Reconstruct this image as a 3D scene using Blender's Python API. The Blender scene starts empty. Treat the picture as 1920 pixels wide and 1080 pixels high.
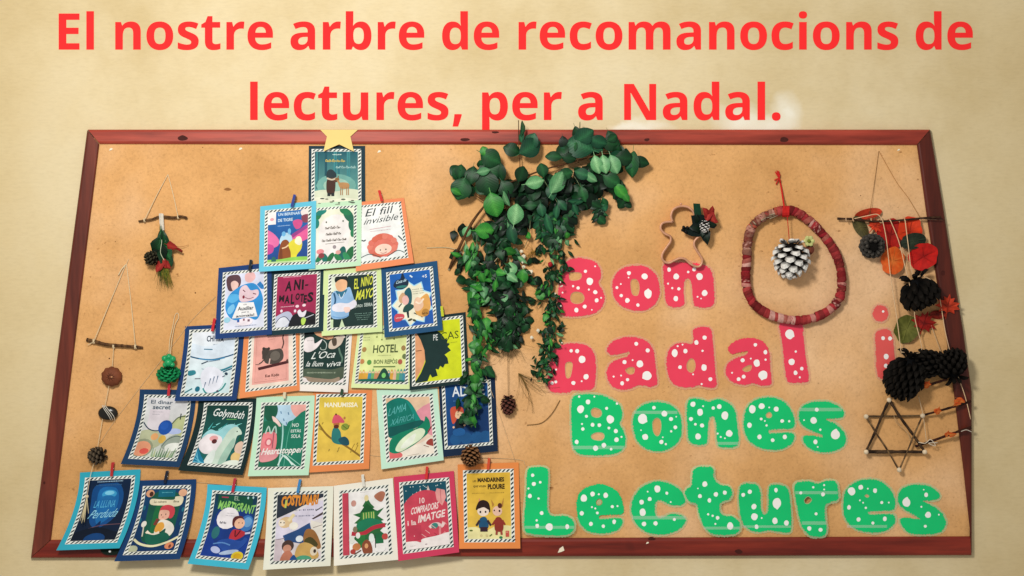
import bpy, math, random
from mathutils import Vector, Matrix
from mathutils.geometry import tessellate_polygon
random.seed(7)
R = math.radians
SC = bpy.context.scene
COL = SC.collection

# ------------------------------------------------------------------ camera, world, light
S = 0.0015                      # metres per photo pixel on the wall
D = 4.2                         # camera distance from the wall
cam = bpy.data.cameras.new('camera')
cam.sensor_width = 36; cam.lens = 36 * D / (1920 * S); cam.clip_end = 50
cobj = bpy.data.objects.new('camera', cam); COL.objects.link(cobj)
cobj.location = (0, -D, 0); cobj.rotation_euler = (R(90), 0, 0)
SC.camera = cobj
W = bpy.data.worlds.new('World'); SC.world = W; W.use_nodes = True
W.node_tree.nodes['Background'].inputs[0].default_value = (1.0, 0.985, 0.955, 1)
W.node_tree.nodes['Background'].inputs[1].default_value = 0.44
def area(name, loc, aim, size, power, color):
    l = bpy.data.lights.new(name, 'AREA'); l.shape = 'DISK'; l.size = size; l.energy = power; l.color = color
    o = bpy.data.objects.new(name, l); COL.objects.link(o); o.location = loc
    o.rotation_euler = (Vector(aim) - Vector(loc)).to_track_quat('-Z', 'Y').to_euler()
area('key_light', (-0.80, -2.75, 1.35), (-0.05, 0, -0.1), 0.6, 93, (1.0, 0.965, 0.91))  # soft key lamp at upper left, outside the view
SC.view_settings.view_transform = 'Standard'; SC.view_settings.look = 'None'
SC.view_settings.exposure = 0.0; SC.view_settings.gamma = 1.0

# ------------------------------------------------------------------ helpers
def P(px, py, h=0.0):
    k = (D - h) / D
    return Vector(((px - 960) * S * k, -h, (540 - py) * S * k))
def lin(c):
    c /= 255.0
    return c / 12.92 if c <= 0.04045 else ((c + 0.055) / 1.055) ** 2.4
def C(hexs, g=0.94):
    h = hexs.lstrip('#')
    return tuple(min(0.86, lin(int(h[i:i + 2], 16)) * g) for i in (0, 2, 4)) + (1.0,)
def mixc(a, b, t): return tuple(a[i] * (1 - t) + b[i] * t for i in range(4))

def new_mat(name):
    m = bpy.data.materials.new(name); m.use_nodes = True
    nt = m.node_tree; return m, nt, nt.nodes['Principled BSDF'], nt.nodes.new, nt.links.new
def noise(nt, scale, detail=4, rough=.55, vec=None, stretch=None):
    n = nt.nodes.new('ShaderNodeTexNoise'); n.inputs['Scale'].default_value = scale
    n.inputs['Detail'].default_value = detail; n.inputs['Roughness'].default_value = rough
    tc = nt.nodes.new('ShaderNodeTexCoord'); mp = nt.nodes.new('ShaderNodeMapping')
    if stretch: mp.inputs['Scale'].default_value = stretch
    nt.links.new(tc.outputs['Object'], mp.inputs[0]); nt.links.new(mp.outputs[0], n.inputs['Vector'])
    return n
def ramp(nt, src, stops):
    r = nt.nodes.new('ShaderNodeValToRGB'); e = r.color_ramp.elements
    while len(e) < len(stops): e.new(0.5)
    for i, (p, c) in enumerate(stops): e[i].position = p; e[i].color = c
    nt.links.new(src, r.inputs[0]); return r
def mult(nt, a, b, f=1.0, mode='MULTIPLY'):
    m = nt.nodes.new('ShaderNodeMixRGB'); m.blend_type = mode; m.inputs[0].default_value = f
    for i, x in ((1, a), (2, b)):
        if isinstance(x, tuple): m.inputs[i].default_value = x
        else: nt.links.new(x, m.inputs[i])
    return m.outputs[0]
def bump(nt, b, src, strength, dist):
    n = nt.nodes.new('ShaderNodeBump'); n.inputs['Strength'].default_value = strength; n.inputs['Distance'].default_value = dist
    nt.links.new(src, n.inputs['Height']); nt.links.new(n.outputs[0], b.inputs['Normal'])
def G(v): return (v, v, v, 1)

def attr_mat(name, rough=.5, spec=.35, var=.10, vs=60, bs=0.0, coat=0.0, trans=0.0, bscale=300):
    m, nt, b, N, L = new_mat(name)
    a = N('ShaderNodeAttribute'); a.attribute_name = 'Col'
    n = noise(nt, vs, 3); r = ramp(nt, n.outputs[0], [(.3, G(1 - var)), (.7, G(1.0))])
    L(mult(nt, a.outputs['Color'], r.outputs[0]), b.inputs['Base Color'])
    b.inputs['Roughness'].default_value = rough; b.inputs['Specular IOR Level'].default_value = spec
    b.inputs['Coat Weight'].default_value = coat; b.inputs['Coat Roughness'].default_value = .15
    if bs:
        n2 = noise(nt, bscale, 4); bump(nt, b, n2.outputs[0], bs, .001)
    return m
M_print = attr_mat('printed_paper', .5, .12, .22, 30, .2, bscale=60)
M_mat = attr_mat('card_stock', .6, .12, .10, 9, .2)
M_letter = attr_mat('laminated_paper', .3, .25, .13, 9, .2, .18, bscale=22)
M_dot = attr_mat('white_print', .4, .3, .05, 30)
M_title = attr_mat('title_print', .9, .0, .0, 30)
def make_leaf_mat():
    m, nt, b, N, L = new_mat('leaf')
    at = N('ShaderNodeAttribute'); at.attribute_name = 'Col'
    tc = N('ShaderNodeTexCoord'); sp = N('ShaderNodeSeparateXYZ'); L(tc.outputs['Object'], sp.inputs[0])
    ax = N('ShaderNodeMath'); ax.operation = 'ABSOLUTE'; L(sp.outputs[0], ax.inputs[0])
    v = N('ShaderNodeMath'); v.operation = 'MULTIPLY_ADD'; L(ax.outputs[0], v.inputs[0]); v.inputs[1].default_value = -.75; L(sp.outputs[1], v.inputs[2])
    w1 = N('ShaderNodeMath'); w1.operation = 'MULTIPLY'; L(v.outputs[0], w1.inputs[0]); w1.inputs[1].default_value = 58
    w2 = N('ShaderNodeMath'); w2.operation = 'SINE'; L(w1.outputs[0], w2.inputs[0])
    rv = ramp(nt, w2.outputs[0], [(.0, G(.88)), (.8, G(1.0))]); rv.color_ramp.elements[1].position = .9
    e = rv.color_ramp.elements.new(1.0); e.color = G(1.22)
    oi = N('ShaderNodeObjectInfo'); rr = ramp(nt, oi.outputs['Random'], [(0, (.70, .74, .66, 1)), (1, (1.2, 1.12, .95, 1))])
    n = noise(nt, 5, 3); rn = ramp(nt, n.outputs[0], [(.3, G(.72)), (.7, G(1.08))])
    L(mult(nt, mult(nt, mult(nt, at.outputs['Color'], rv.outputs[0]), rr.outputs[0]), rn.outputs[0]), b.inputs['Base Color'])
    b.inputs['Roughness'].default_value = .46; b.inputs['Specular IOR Level'].default_value = .22
    bump(nt, b, w2.outputs[0], .05, .002)
    return m
M_leaf = make_leaf_mat()
M_dry = attr_mat('dry_leaf', .7, .2, .3, 60, .3)
M_bark = attr_mat('bark', .85, .15, .45, 160, .6)
M_twine = attr_mat('twine', .9, .1, .3, 500, .5)
M_cone = attr_mat('pine_cone_scale', .75, .08, .3, 200, .3)
M_cloth = attr_mat('fabric', .85, .15, .35, 150, .5)
M_plastic = attr_mat('painted_wood', .4, .4, .12, 100, .1)

def metal(name, col, rough):
    m, nt, b, N, L = new_mat(name)
    n = noise(nt, 40, 3); r = ramp(nt, n.outputs[0], [(.3, mixc(col, G(0), .4)), (.7, col)])
    L(r.outputs[0], b.inputs['Base Color']); b.inputs['Metallic'].default_value = .25; b.inputs['Roughness'].default_value = rough
    return m
M_copper = metal('copper', C('#dca07c'), .45)
M_steel = metal('steel', C('#a9a9a5'), .35)

def film_mat(name, col, alpha):
    m, nt, b, N, L = new_mat(name)
    b.inputs['Base Color'].default_value = col; b.inputs['Roughness'].default_value = .25
    b.inputs['Alpha'].default_value = alpha
    return m
M_film_red = film_mat('laminate_rose', C('#f3b494'), .5)
M_film_green = film_mat('laminate_mint', C('#bfe0ac'), .46)
M_tape = film_mat('clear_tape', C('#f4fff6'), .20)  # whitish tint puts the tape's glare streaks into the colour

# parchment wall
M_wall, nt, b, N, L = new_mat('parchment')
n1 = noise(nt, 2.1, 6, .6); r1 = ramp(nt, n1.outputs[0], [(.33, C('#cab588')), (.52, C('#d8c69e')), (.68, C('#decfac'))])
n2 = noise(nt, 150, 6, .72, stretch=(.28, 1, 1)); r2 = ramp(nt, n2.outputs[0], [(.30, G(.92)), (.5, G(.99)), (.68, G(1.025))])
n3 = noise(nt, 11, 2, .5, stretch=(.6, 1, 1)); r3 = ramp(nt, n3.outputs[0], [(.155, C('#9b8558')), (.20, G(1))])
n6 = noise(nt, 34, 2, .4, stretch=(.5, 1, 1)); r6 = ramp(nt, n6.outputs[0], [(.16, G(.66)), (.19, G(1))])
base = mult(nt, mult(nt, mult(nt, r1.outputs[0], r2.outputs[0]), r3.outputs[0]), r6.outputs[0])
# darker and browner towards the side margins of the sheet
tc = N('ShaderNodeTexCoord'); sx = N('ShaderNodeSeparateXYZ'); L(tc.outputs['Object'], sx.inputs[0])
ab = N('ShaderNodeMath'); ab.operation = 'ABSOLUTE'; L(sx.outputs[0], ab.inputs[0])
ad = N('ShaderNodeMath'); ad.operation = 'MULTIPLY_ADD'; L(n1.outputs[0], ad.inputs[0]); ad.inputs[1].default_value = .5; L(ab.outputs[0], ad.inputs[2])
re = ramp(nt, ad.outputs[0], [(0.0, G(1)), (1.0, G(1))])
re.color_ramp.elements[0].position = .72; re.color_ramp.elements[1].position = 1.0
mr = N('ShaderNodeMapRange'); mr.inputs['From Min'].default_value = 1.42; mr.inputs['From Max'].default_value = 1.85
L(ad.outputs[0], mr.inputs['Value'])
base2 = N('ShaderNodeMixRGB'); base2.blend_type = 'MULTIPLY'; L(mr.outputs[0], base2.inputs[0]); L(base, base2.inputs[1]); base2.inputs[2].default_value = (.88, .83, .71, 1)
# whitewash smears above the frame
def smear(nt, cx, cz, rx, rz):
    mp = nt.nodes.new('ShaderNodeMapping'); mp.vector_type = 'TEXTURE'
    mp.inputs['Location'].default_value = (cx, 0, cz); mp.inputs['Scale'].default_value = (rx, 10, rz)
    t = nt.nodes.new('ShaderNodeTexCoord'); nz = noise(nt, 14, 3)
    ds = nt.nodes.new('ShaderNodeMixRGB'); ds.blend_type = 'ADD'; ds.inputs[0].default_value = .07
    nt.links.new(t.outputs['Object'], ds.inputs[1]); nt.links.new(nz.outputs['Color'], ds.inputs[2])
    nt.links.new(ds.outputs[0], mp.inputs[0])
    g = nt.nodes.new('ShaderNodeTexGradient'); g.gradient_type = 'SPHERICAL'; nt.links.new(mp.outputs[0], g.inputs[0])
    return ramp(nt, g.outputs[0], [(.0, G(0)), (.85, G(1))]).outputs[0]
cur = base2.outputs[0]
for (px, py, rx, ry) in ((1388, 228, 62, 40), (1478, 210, 36, 46), (1205, 240, 62, 22), (1440, 240, 70, 30), (1170, 238, 40, 12)):
    s_ = smear(nt, (px - 960) * S + .035, (540 - py) * S + .035, rx * S, ry * S)
    mm = N('ShaderNodeMixRGB'); L(s_, mm.inputs[0]); L(cur, mm.inputs[1]); mm.inputs[2].default_value = C('#e9e3d0'); cur = mm.outputs[0]
L(cur, b.inputs['Base Color']); b.inputs['Roughness'].default_value = .95; b.inputs['Specular IOR Level'].default_value = .05
bump(nt, b, n2.outputs[0], .10, .0010)

# fibre board
M_cork, nt, b, N, L = new_mat('cork_board')
n1 = noise(nt, 1.7, 3); r1 = ramp(nt, n1.outputs[0], [(.32, C('#c7945b')), (.5, C('#dca86e')), (.68, C('#e8be92'))])
n2 = noise(nt, 150, 5, .72); r2 = ramp(nt, n2.outputs[0], [(.28, G(.76)), (.46, G(.97)), (.7, G(1.08))])
n3 = noise(nt, 45, 3, .6, stretch=(1, 1, 1.6)); r3 = ramp(nt, n3.outputs[0], [(.2, C('#8a5f34')), (.31, G(1))])
n4 = noise(nt, 6, 6, .62); r4 = ramp(nt, n4.outputs[0], [(.3, (.86, .83, .78, 1)), (.62, G(1.02))])
n5 = noise(nt, 26, 2, .4, stretch=(.55, 1, 1.3)); r5 = ramp(nt, n5.outputs[0], [(.185, C('#7e5226')), (.215, G(1))])
o = mult(nt, mult(nt, mult(nt, mult(nt, r1.outputs[0], r2.outputs[0]), r3.outputs[0], .7), r4.outputs[0]), r5.outputs[0], .7)
vo = N('ShaderNodeTexVoronoi'); vo.inputs['Scale'].default_value = 13; tcv = N('ShaderNodeTexCoord'); L(tcv.outputs['Object'], vo.inputs['Vector'])
rp = ramp(nt, vo.outputs['Distance'], [(.022, C('#5a3a1c')), (.034, G(1))]); o = mult(nt, o, rp.outputs[0])
L(o, b.inputs['Base Color']); b.inputs['Roughness'].default_value = .95; b.inputs['Specular IOR Level'].default_value = .08
bump(nt, b, n2.outputs[0], .5, .002)

def wood_mat(name, c1, c2, c3, stretch):
    m, nt, b, N, L = new_mat(name)
    n1 = noise(nt, 9, 6, .65, stretch=stretch); r1 = ramp(nt, n1.outputs[0], [(.3, c1), (.5, c2), (.7, c3)])
    st2 = tuple(x * 1.0 for x in stretch)
    n2 = noise(nt, 40, 4, .6, stretch=st2); r2 = ramp(nt, n2.outputs[0], [(.3, G(.62)), (.6, G(1.05))])
    n3 = noise(nt, 7, 2, .5); r3 = ramp(nt, n3.outputs[0], [(.24, G(.45)), (.33, G(1))])
    L(mult(nt, mult(nt, r1.outputs[0], r2.outputs[0]), r3.outputs[0]), b.inputs['Base Color'])
    b.inputs['Roughness'].default_value = .42; b.inputs['Specular IOR Level'].default_value = .3
    bump(nt, b, n2.outputs[0], .15, .001)
    return m
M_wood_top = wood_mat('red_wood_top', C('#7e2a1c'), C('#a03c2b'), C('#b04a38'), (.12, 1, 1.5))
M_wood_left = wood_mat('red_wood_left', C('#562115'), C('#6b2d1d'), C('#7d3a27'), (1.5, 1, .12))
M_wood_right_shaded = wood_mat('red_wood_right_shaded', C('#451407'), C('#5a1e0e'), C('#702a14'), (1.5, 1, .12))  # darker than the other rails: light falloff put into the wood colour
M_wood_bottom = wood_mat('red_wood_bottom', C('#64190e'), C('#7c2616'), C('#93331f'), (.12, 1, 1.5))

class MB:
    def __init__(s): s.v = []; s.f = []; s.c = []
    def add(s, verts, faces, col):
        o = len(s.v); s.v += [tuple(v) for v in verts]; s.f += [tuple(i + o for i in f) for f in faces]
        if isinstance(col, list): s.c += col
        else: s.c += [col] * len(verts)
    def build(s, name, mat, parent=None, smooth=False, origin=None, label=None):
        me = bpy.data.meshes.new(name)
        org = Vector(origin) if origin is not None else (parent.location.copy() if parent else Vector((0, 0, 0)))
        me.from_pydata([(v[0] - org[0], v[1] - org[1], v[2] - org[2]) for v in s.v], [], s.f)
        if s.c:
            a = me.color_attributes.new('Col', 'FLOAT_COLOR', 'POINT')
            a.data.foreach_set('color', [x for c in s.c for x in c])
        me.materials.append(mat)
        if smooth: me.polygons.foreach_set('use_smooth', [True] * len(me.polygons))
        me.update()
        ob = bpy.data.objects.new(name, me); COL.objects.link(ob)
        if parent is not None: ob.parent = parent
        else: ob.location = org
        if label: ob['label'] = label
        return ob
def thing(name, label, cat, loc, group=None):
    o = bpy.data.objects.new(name, None); COL.objects.link(o); o.location = loc
    o.empty_display_size = .05
    o['label'] = label; o['category'] = cat
    if group: o['group'] = group
    return o
def tag(o, label, cat, group=None):
    o['label'] = label; o['category'] = cat
    if group: o['group'] = group
    return o

def smooth_closed(pts, n=6):
    out = []; k = len(pts)
    for i in range(k):
        p0, p1, p2, p3 = (pts[(i + j - 1) % k] for j in range(4))
        for t in range(n):
            t /= n; t2 = t * t; t3 = t2 * t
            out.append(tuple(.5 * (2 * p1[a] + (p2[a] - p0[a]) * t + (2 * p0[a] - 5 * p1[a] + 4 * p2[a] - p3[a]) * t2 + (3 * p1[a] - p0[a] - 3 * p2[a] + p3[a]) * t3) for a in range(2)))
    return out
def smooth_open(pts, n=6):
    out = []; k = len(pts)
    for i in range(k - 1):
        p0 = pts[max(i - 1, 0)]; p1 = pts[i]; p2 = pts[i + 1]; p3 = pts[min(i + 2, k - 1)]
        for t in range(n):
            t /= n; t2 = t * t; t3 = t2 * t
            out.append(tuple(.5 * (2 * p1[a] + (p2[a] - p0[a]) * t + (2 * p0[a] - 5 * p1[a] + 4 * p2[a] - p3[a]) * t2 + (3 * p1[a] - p0[a] - 3 * p2[a] + p3[a]) * t3) for a in range(len(p1))))
    out.append(tuple(pts[-1])); return out
def tess(outer, holes=()):
    loops = [outer] + list(holes)
    flat = [p for l in loops for p in l]
    tr = tessellate_polygon([[Vector((p[0], p[1], 0)) for p in l] for l in loops])
    res = []
    for t in tr:
        a, b_, c = (flat[i] for i in t)
        ar = (b_[0] - a[0]) * (c[1] - a[1]) - (b_[1] - a[1]) * (c[0] - a[0])
        if abs(ar) < 1e-9: continue
        res.append(t if ar < 0 else (t[0], t[2], t[1]))   # photo y points down, face the camera
    return flat, res
def slab(mb, outer, holes, hf, thick, col):
    """flat cut-out outlined in photo pixels, hf(px,py)->height of its front face"""
    flat, tr = tess(outer, holes)
    n = len(flat)
    front = [P(x, y, hf(x, y)) for x, y in flat]; back = [P(x, y, hf(x, y)) + Vector((0, thick, 0)) for x, y in flat]
    f = [t for t in tr]
    # check orientation once: normal must look to -Y
    if f:
        a, b_, c = (front[i] for i in f[0]); nn = (b_ - a).cross(c - a)
        if nn.y > 0: f = [(t[0], t[2], t[1]) for t in f]
    o = 0
    for l in [outer] + list(holes):
        k = len(l)
        for i in range(k): f.append((o + i, o + (i + 1) % k, n + o + (i + 1) % k, n + o + i))
        o += k
    mb.add(front + back, f, col)
def tube(mb, pts, radii, sides=6, col=(0, 0, 0, 1), cap=True):
    pts = [Vector(p) for p in pts]; k = len(pts)
    if not isinstance(radii, (list, tuple)): radii = [radii] * k
    up = None; vs = []; fs = []
    for i in range(k):
        d = (pts[min(i + 1, k - 1)] - pts[max(i - 1, 0)])
        if d.length < 1e-9: d = Vector((0, 0, 1))
        d.normalize()
        if up is None: up = d.orthogonal().normalized()
        up = (up - d * up.dot(d)).normalized(); s = d.cross(up)
        for j in range(sides):
            a = 2 * math.pi * j / sides
            vs.append(pts[i] + (up * math.cos(a) + s * math.sin(a)) * radii[i])
    for i in range(k - 1):
        for j in range(sides):
            j2 = (j + 1) % sides
            fs.append((i * sides + j, i * sides + j2, (i + 1) * sides + j2, (i + 1) * sides + j))
    if cap: fs.append(tuple(range(sides - 1, -1, -1))); fs.append(tuple((k - 1) * sides + j for j in range(sides)))
    mb.add(vs, fs, col)
def pxline(pts, n=6):
    """photo pixel polyline (x,y,h) -> smooth world points"""
    return [P(*p) for p in smooth_open(pts, n)]
def ico(mb, c, r, col, sub=1, sq=(1, 1, 1), jit=0.0):
    t = (1 + 5 ** .5) / 2
    vs = [(-1, t, 0), (1, t, 0), (-1, -t, 0), (1, -t, 0), (0, -1, t), (0, 1, t), (0, -1, -t), (0, 1, -t), (t, 0, -1), (t, 0, 1), (-t, 0, -1), (-t, 0, 1)]
    fs = [(0, 11, 5), (0, 5, 1), (0, 1, 7), (0, 7, 10), (0, 10, 11), (1, 5, 9), (5, 11, 4), (11, 10, 2), (10, 7, 6), (7, 1, 8), (3, 9, 4), (3, 4, 2), (3, 2, 6), (3, 6, 8), (3, 8, 9), (4, 9, 5), (2, 4, 11), (6, 2, 10), (8, 6, 7), (9, 8, 1)]
    vs = [Vector(v).normalized() for v in vs]
    for _ in range(sub):
        cache = {}; nf = []
        def mid(a, b_):
            k = (min(a, b_), max(a, b_))
            if k not in cache: cache[k] = len(vs); vs.append(((vs[a] + vs[b_]) / 2).normalized())
            return cache[k]
        for a, b_, d in fs:
            x, y, z = mid(a, b_), mid(b_, d), mid(d, a); nf += [(a, x, z), (b_, y, x), (d, z, y), (x, y, z)]
        fs = nf
    c = Vector(c)
    mb.add([c + Vector((v.x * sq[0], v.y * sq[1], v.z * sq[2])) * r * (1 + random.uniform(-jit, jit)) for v in vs], fs, col)

# ------------------------------------------------------------------ wall and board
mb = MB(); x0, x1, z0, z1 = -3.2, 3.2, -2.0, 2.0
mb.add([(x0, 0, z0), (x1, 0, z0), (x1, 0, z1), (x0, 0, z1)], [(0, 1, 2, 3)], G(1))
w = mb.build('wall', M_wall); w['kind'] = 'structure'

HC = 0.010       # front of the fibre board
board = thing('notice_board', 'large brown fibre pinboard in a red wooden frame, carrying cards and ornaments', 'notice board', P(960, 640, 0))
mb = MB()
slab(mb, [(176, 258), (1734, 258), (1754, 400), (1800, 700), (1818, 850), (1818, 1022), (80, 1026)], [], lambda x, y: HC, HC - .001, G(1))
mb.build('board_panel', M_cork, board)
def rail(poly_out, poly_in, mat, HF=0.019, close=False):
    """moulded rail between outer and inner edge polylines (px)"""
    mb = MB(); n = len(poly_out)
    prof = [(0.0, .001), (0.0, HF - .006), (.05, HF - .002), (.14, HF), (.80, HF), (.88, HF - .001), (.97, HF - .004), (1.0, HF - .008), (1.0, HC - .002)]
    vs = []; fs = []
    for i in range(n):
        for t, h in prof:
            x = poly_out[i][0] * (1 - t) + poly_in[i][0] * t; y = poly_out[i][1] * (1 - t) + poly_in[i][1] * t
            vs.append(P(x, y, h))
    m = len(prof)
    for i in range(n - 1):
        for j in range(m - 1): fs.append((i * m + j, i * m + j + 1, (i + 1) * m + j + 1, (i + 1) * m + j))
    fs.append(tuple(range(m))); fs.append(tuple((n - 1) * m + j for j in range(m)))
    mb.add(vs, fs, G(1)); return mb.build('frame_rail', mat, board)
def lerp2(a, b_, n): return [(a[0] + (b_[0] - a[0]) * i / n, a[1] + (b_[1] - a[1]) * i / n) for i in range(n + 1)]
g = .5
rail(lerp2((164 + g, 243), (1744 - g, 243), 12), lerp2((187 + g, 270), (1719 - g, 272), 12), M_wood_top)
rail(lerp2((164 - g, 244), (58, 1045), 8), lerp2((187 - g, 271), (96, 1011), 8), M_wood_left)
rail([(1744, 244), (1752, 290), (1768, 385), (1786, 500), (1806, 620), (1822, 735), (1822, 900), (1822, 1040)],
     [(1719, 273), (1725, 315), (1738, 410), (1758, 540), (1775, 640), (1788, 735), (1806, 880), (1819.5, 1004)], M_wood_right_shaded)
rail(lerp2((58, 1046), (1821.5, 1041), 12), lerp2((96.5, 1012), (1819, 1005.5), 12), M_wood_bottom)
for (x, y, rx, ry) in ((342, 259, 11, 5), (1470, 262, 8, 5), (872, 262, 9, 3), (928, 248, 7, 2), (1385, 1034, 7, 4), (1222, 1010, 8, 3), (1768, 512, 4, 5), (83, 905, 2, 3), (1213, 262, 5, 3)):
    kn = MB()
    slab(kn, smooth_closed([(x + rx * math.cos(a) * random.uniform(.8, 1.2), y + ry * math.sin(a) * random.uniform(.8, 1.2)) for a in [i * 2 * math.pi / 8 for i in range(8)]], 3), [], lambda x, y: .0193, .0003, C('#48180f'))
    kn.build('wood_knot', M_dry, board)
for (x, y, r, lab) in ((208, 280, 5, 'small torn white paper scrap near the top left corner of the board'), (711, 284, 5, 'tiny cream paper scrap stuck to the board right of the star card'), (1052, 1032, 9, 'small white torn sliver of paper on the bottom frame rail'), (451, 279, 5, 'tiny white paper crumb on the board under the top rail, left of the star'), (1685, 281, 4, 'tiny white paper crumb beneath the top rail near the right corner'), (1214, 1018, 4, 'tiny white speck of paper at the middle of the bottom rail')):
    m_ = MB(); hb = .0195 if y > 1010 else HC + .0006
    slab(m_, [(x - r * .7, y + r * .5), (x - r * .3, y - r * .4), (x + r * .4, y - r * (.9 if r > 7 else .5)), (x + r * .7, y), (x + r * .1, y + r * .3)], [], lambda a, b_: hb + .0008, .0006, C('#efe3c8'))
    o = m_.build('paper_scrap', M_mat, None, origin=P(x, y, hb)); tag(o, lab, 'paper scrap')

# ------------------------------------------------------------------ title words in red
GL = {
'E': (1147, "M1026 0H184V1462H1026V1208H494V887H989V633H494V256H1026Z"),
'l': (625, "M465 0H160V1556H465Z"),
'n': (1346, "M1206 0H901V653Q901 774 858 834.5T721 895Q593 895 536 809.5T479 526V0H174V1118H407L448 975H465Q516 1056 605.5 1097.5T809 1139Q1004 1139 1105 1033.5T1206 729Z"),
'o': (1268, "M403 561Q403 395 457.5 310T635 225Q757 225 810.5 309.5T864 561Q864 727 810 810T633 893Q511 893 457 810.5T403 561ZM1176 561Q1176 288 1032 134T631 -20Q470 -20 347 50.5T158 253T92 561Q92 835 235 987T637 1139Q798 1139 921 1069T1110 868T1176 561Z"),
's': (1018, "M940 332Q940 160 820.5 70T463 -20Q341 -20 255 -3.5T94 45V297Q179 257 285.5 230T473 203Q639 203 639 299Q639 335 617 357.5T541 408.5T397 475Q270 528 210.5 573T124 676T97 819Q97 971 214.5 1055T548 1139Q739 1139 930 1056L838 836Q754 872 681 895T532 918Q397 918 397 845Q397 804 440.5 774T631 685Q762 632 823 586T913 480T940 332Z"),
't': (889, "M614 223Q694 223 806 258V31Q692 -20 526 -20Q343 -20 259.5 72.5T176 350V889H30V1018L198 1120L286 1356H481V1118H794V889H481V350Q481 285 517.5 254T614 223Z"),
'r': (930, "M784 1139Q846 1139 887 1130L864 844Q827 854 774 854Q628 854 546.5 779T465 569V0H160V1118H391L436 930H451Q503 1024 591.5 1081.5T784 1139Z"),
'e': (1210, "M616 922Q519 922 464 860.5T401 686H829Q827 799 770 860.5T616 922ZM659 -20Q389 -20 237 129T85 551Q85 832 225.5 985.5T614 1139Q851 1139 983 1004T1115 631V483H394Q399 355 470 283T669 211Q769 211 858 232T1044 297V61Q963 20 873 0T659 -20Z"),
'a': (1237, "M870 0L811 152H803Q726 55 644.5 17.5T432 -20Q271 -20 178.5 72T86 334Q86 512 210.5 596.5T586 690L780 696V745Q780 915 606 915Q472 915 291 834L190 1040Q383 1141 618 1141Q843 1141 963 1043T1083 745V0ZM780 518L662 514Q529 510 464 466T399 332Q399 203 547 203Q653 203 716.5 264T780 426Z"),
'b': (1296, "M778 1139Q976 1139 1088 984.5T1200 561Q1200 284 1085 132T772 -20Q576 -20 465 122H444L393 0H160V1556H465V1194Q465 1125 453 973H465Q572 1139 778 1139ZM680 895Q568 895 517 826.5T465 600V567Q465 387 518.5 309T688 231Q782 231 837.5 317T893 569Q893 735 837 815T680 895Z"),
'd': (1296, "M520 -20Q323 -20 210.5 133T98 557Q98 832 212.5 985.5T528 1139Q739 1139 850 975H860Q837 1100 837 1198V1556H1143V0H909L850 145H837Q733 -20 520 -20ZM627 223Q744 223 798.5 291T858 522V555Q858 735 802.5 813T622 891Q520 891 463.5 804.5T407 553Q407 388 464 305.5T627 223Z"),
'c': (1053, "M614 -20Q92 -20 92 553Q92 838 234 988.5T641 1139Q835 1139 989 1063L899 827Q827 856 765 874.5T641 893Q403 893 403 555Q403 227 641 227Q729 227 804 250.5T954 324V63Q880 16 804.5 -2T614 -20Z"),
'm': (2011, "M1163 0H858V653Q858 774 817.5 834.5T690 895Q574 895 519.5 810T465 530V0H160V1118H393L434 975H451Q496 1052 581 1095.5T776 1139Q1027 1139 1116 975H1143Q1188 1053 1275.5 1096T1473 1139Q1663 1139 1760.5 1041.5T1858 729V0H1552V653Q1552 774 1511.5 834.5T1384 895Q1272 895 1217.5 815T1163 561Z"),
'i': (625, "M465 0H160V1118H465ZM147 1407Q147 1556 313 1556T479 1407Q479 1336 437.5 1296.5T313 1257Q147 1257 147 1407Z"),
'u': (1346, "M940 0L899 143H883Q834 65 744 22.5T539 -20Q342 -20 242 85.5T142 389V1118H447V465Q447 344 490 283.5T627 223Q755 223 812 308.5T869 592V1118H1174V0Z"),
'p': (1296, "M772 -20Q575 -20 463 123H447Q463 -17 463 -39V-492H160V1118H408L451 973H465Q572 1139 782 1139Q980 1139 1092 986T1204 561Q1204 382 1151.5 250T1002 49T772 -20ZM682 895Q569 895 517 825.5T463 596V563Q463 383 516.5 305T686 227Q891 227 891 565Q891 730 840.5 812.5T682 895Z"),
'N': (1665, "M1481 0H1087L451 1106H442Q461 813 461 688V0H184V1462H575L1210 367H1217Q1202 652 1202 770V1462H1481Z"),
',': (594, "M449 238L463 215Q414 28 313 -264H90Q140 -30 164 238Z"),
'.': (584, "M117 143Q117 227 162 270T293 313Q376 313 421.5 269T467 143Q467 63 421 17.5T293 -29Q209 -29 163 16T117 143Z"),
}
import re as _re
def glyph(ch):
    tk = _re.findall(r'[A-Z]|-?[\d.]+', GL[ch][1]); i = 0; loops = []; cur = []; pos = (0, 0); ctrl = None; cmd = None
    def num():
        nonlocal i
        i += 1; return float(tk[i - 1])
    while i < len(tk):
        if tk[i].isalpha(): cmd = tk[i]; i += 1
        if cmd == 'M': pos = (num(), num()); cur = [pos]; cmd = 'L'
        elif cmd == 'L': pos = (num(), num()); cur.append(pos)
        elif cmd == 'H': pos = (num(), pos[1]); cur.append(pos)
        elif cmd == 'V': pos = (pos[0], num()); cur.append(pos)
        elif cmd in 'QT':
            if cmd == 'Q': ctrl = (num(), num())
            else: ctrl = (2 * pos[0] - ctrl[0], 2 * pos[1] - ctrl[1])
            e = (num(), num())
            for t in (.167, .333, .5, .667, .833, 1):
                cur.append(tuple((1 - t) ** 2 * pos[a] + 2 * t * (1 - t) * ctrl[a] + t * t * e[a] for a in (0, 1)))
            pos = e
        elif cmd == 'Z':
            if len(cur) > 1 and abs(cur[0][0] - cur[-1][0]) + abs(cur[0][1] - cur[-1][1]) < 1: cur.pop()
            loops.append(cur); cur = []
    return loops
def parea(l): return sum(l[i][0] * l[(i + 1) % len(l)][1] - l[(i + 1) % len(l)][0] * l[i][1] for i in range(len(l))) / 2
RED = C('#ff3131', 1.0)
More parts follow.
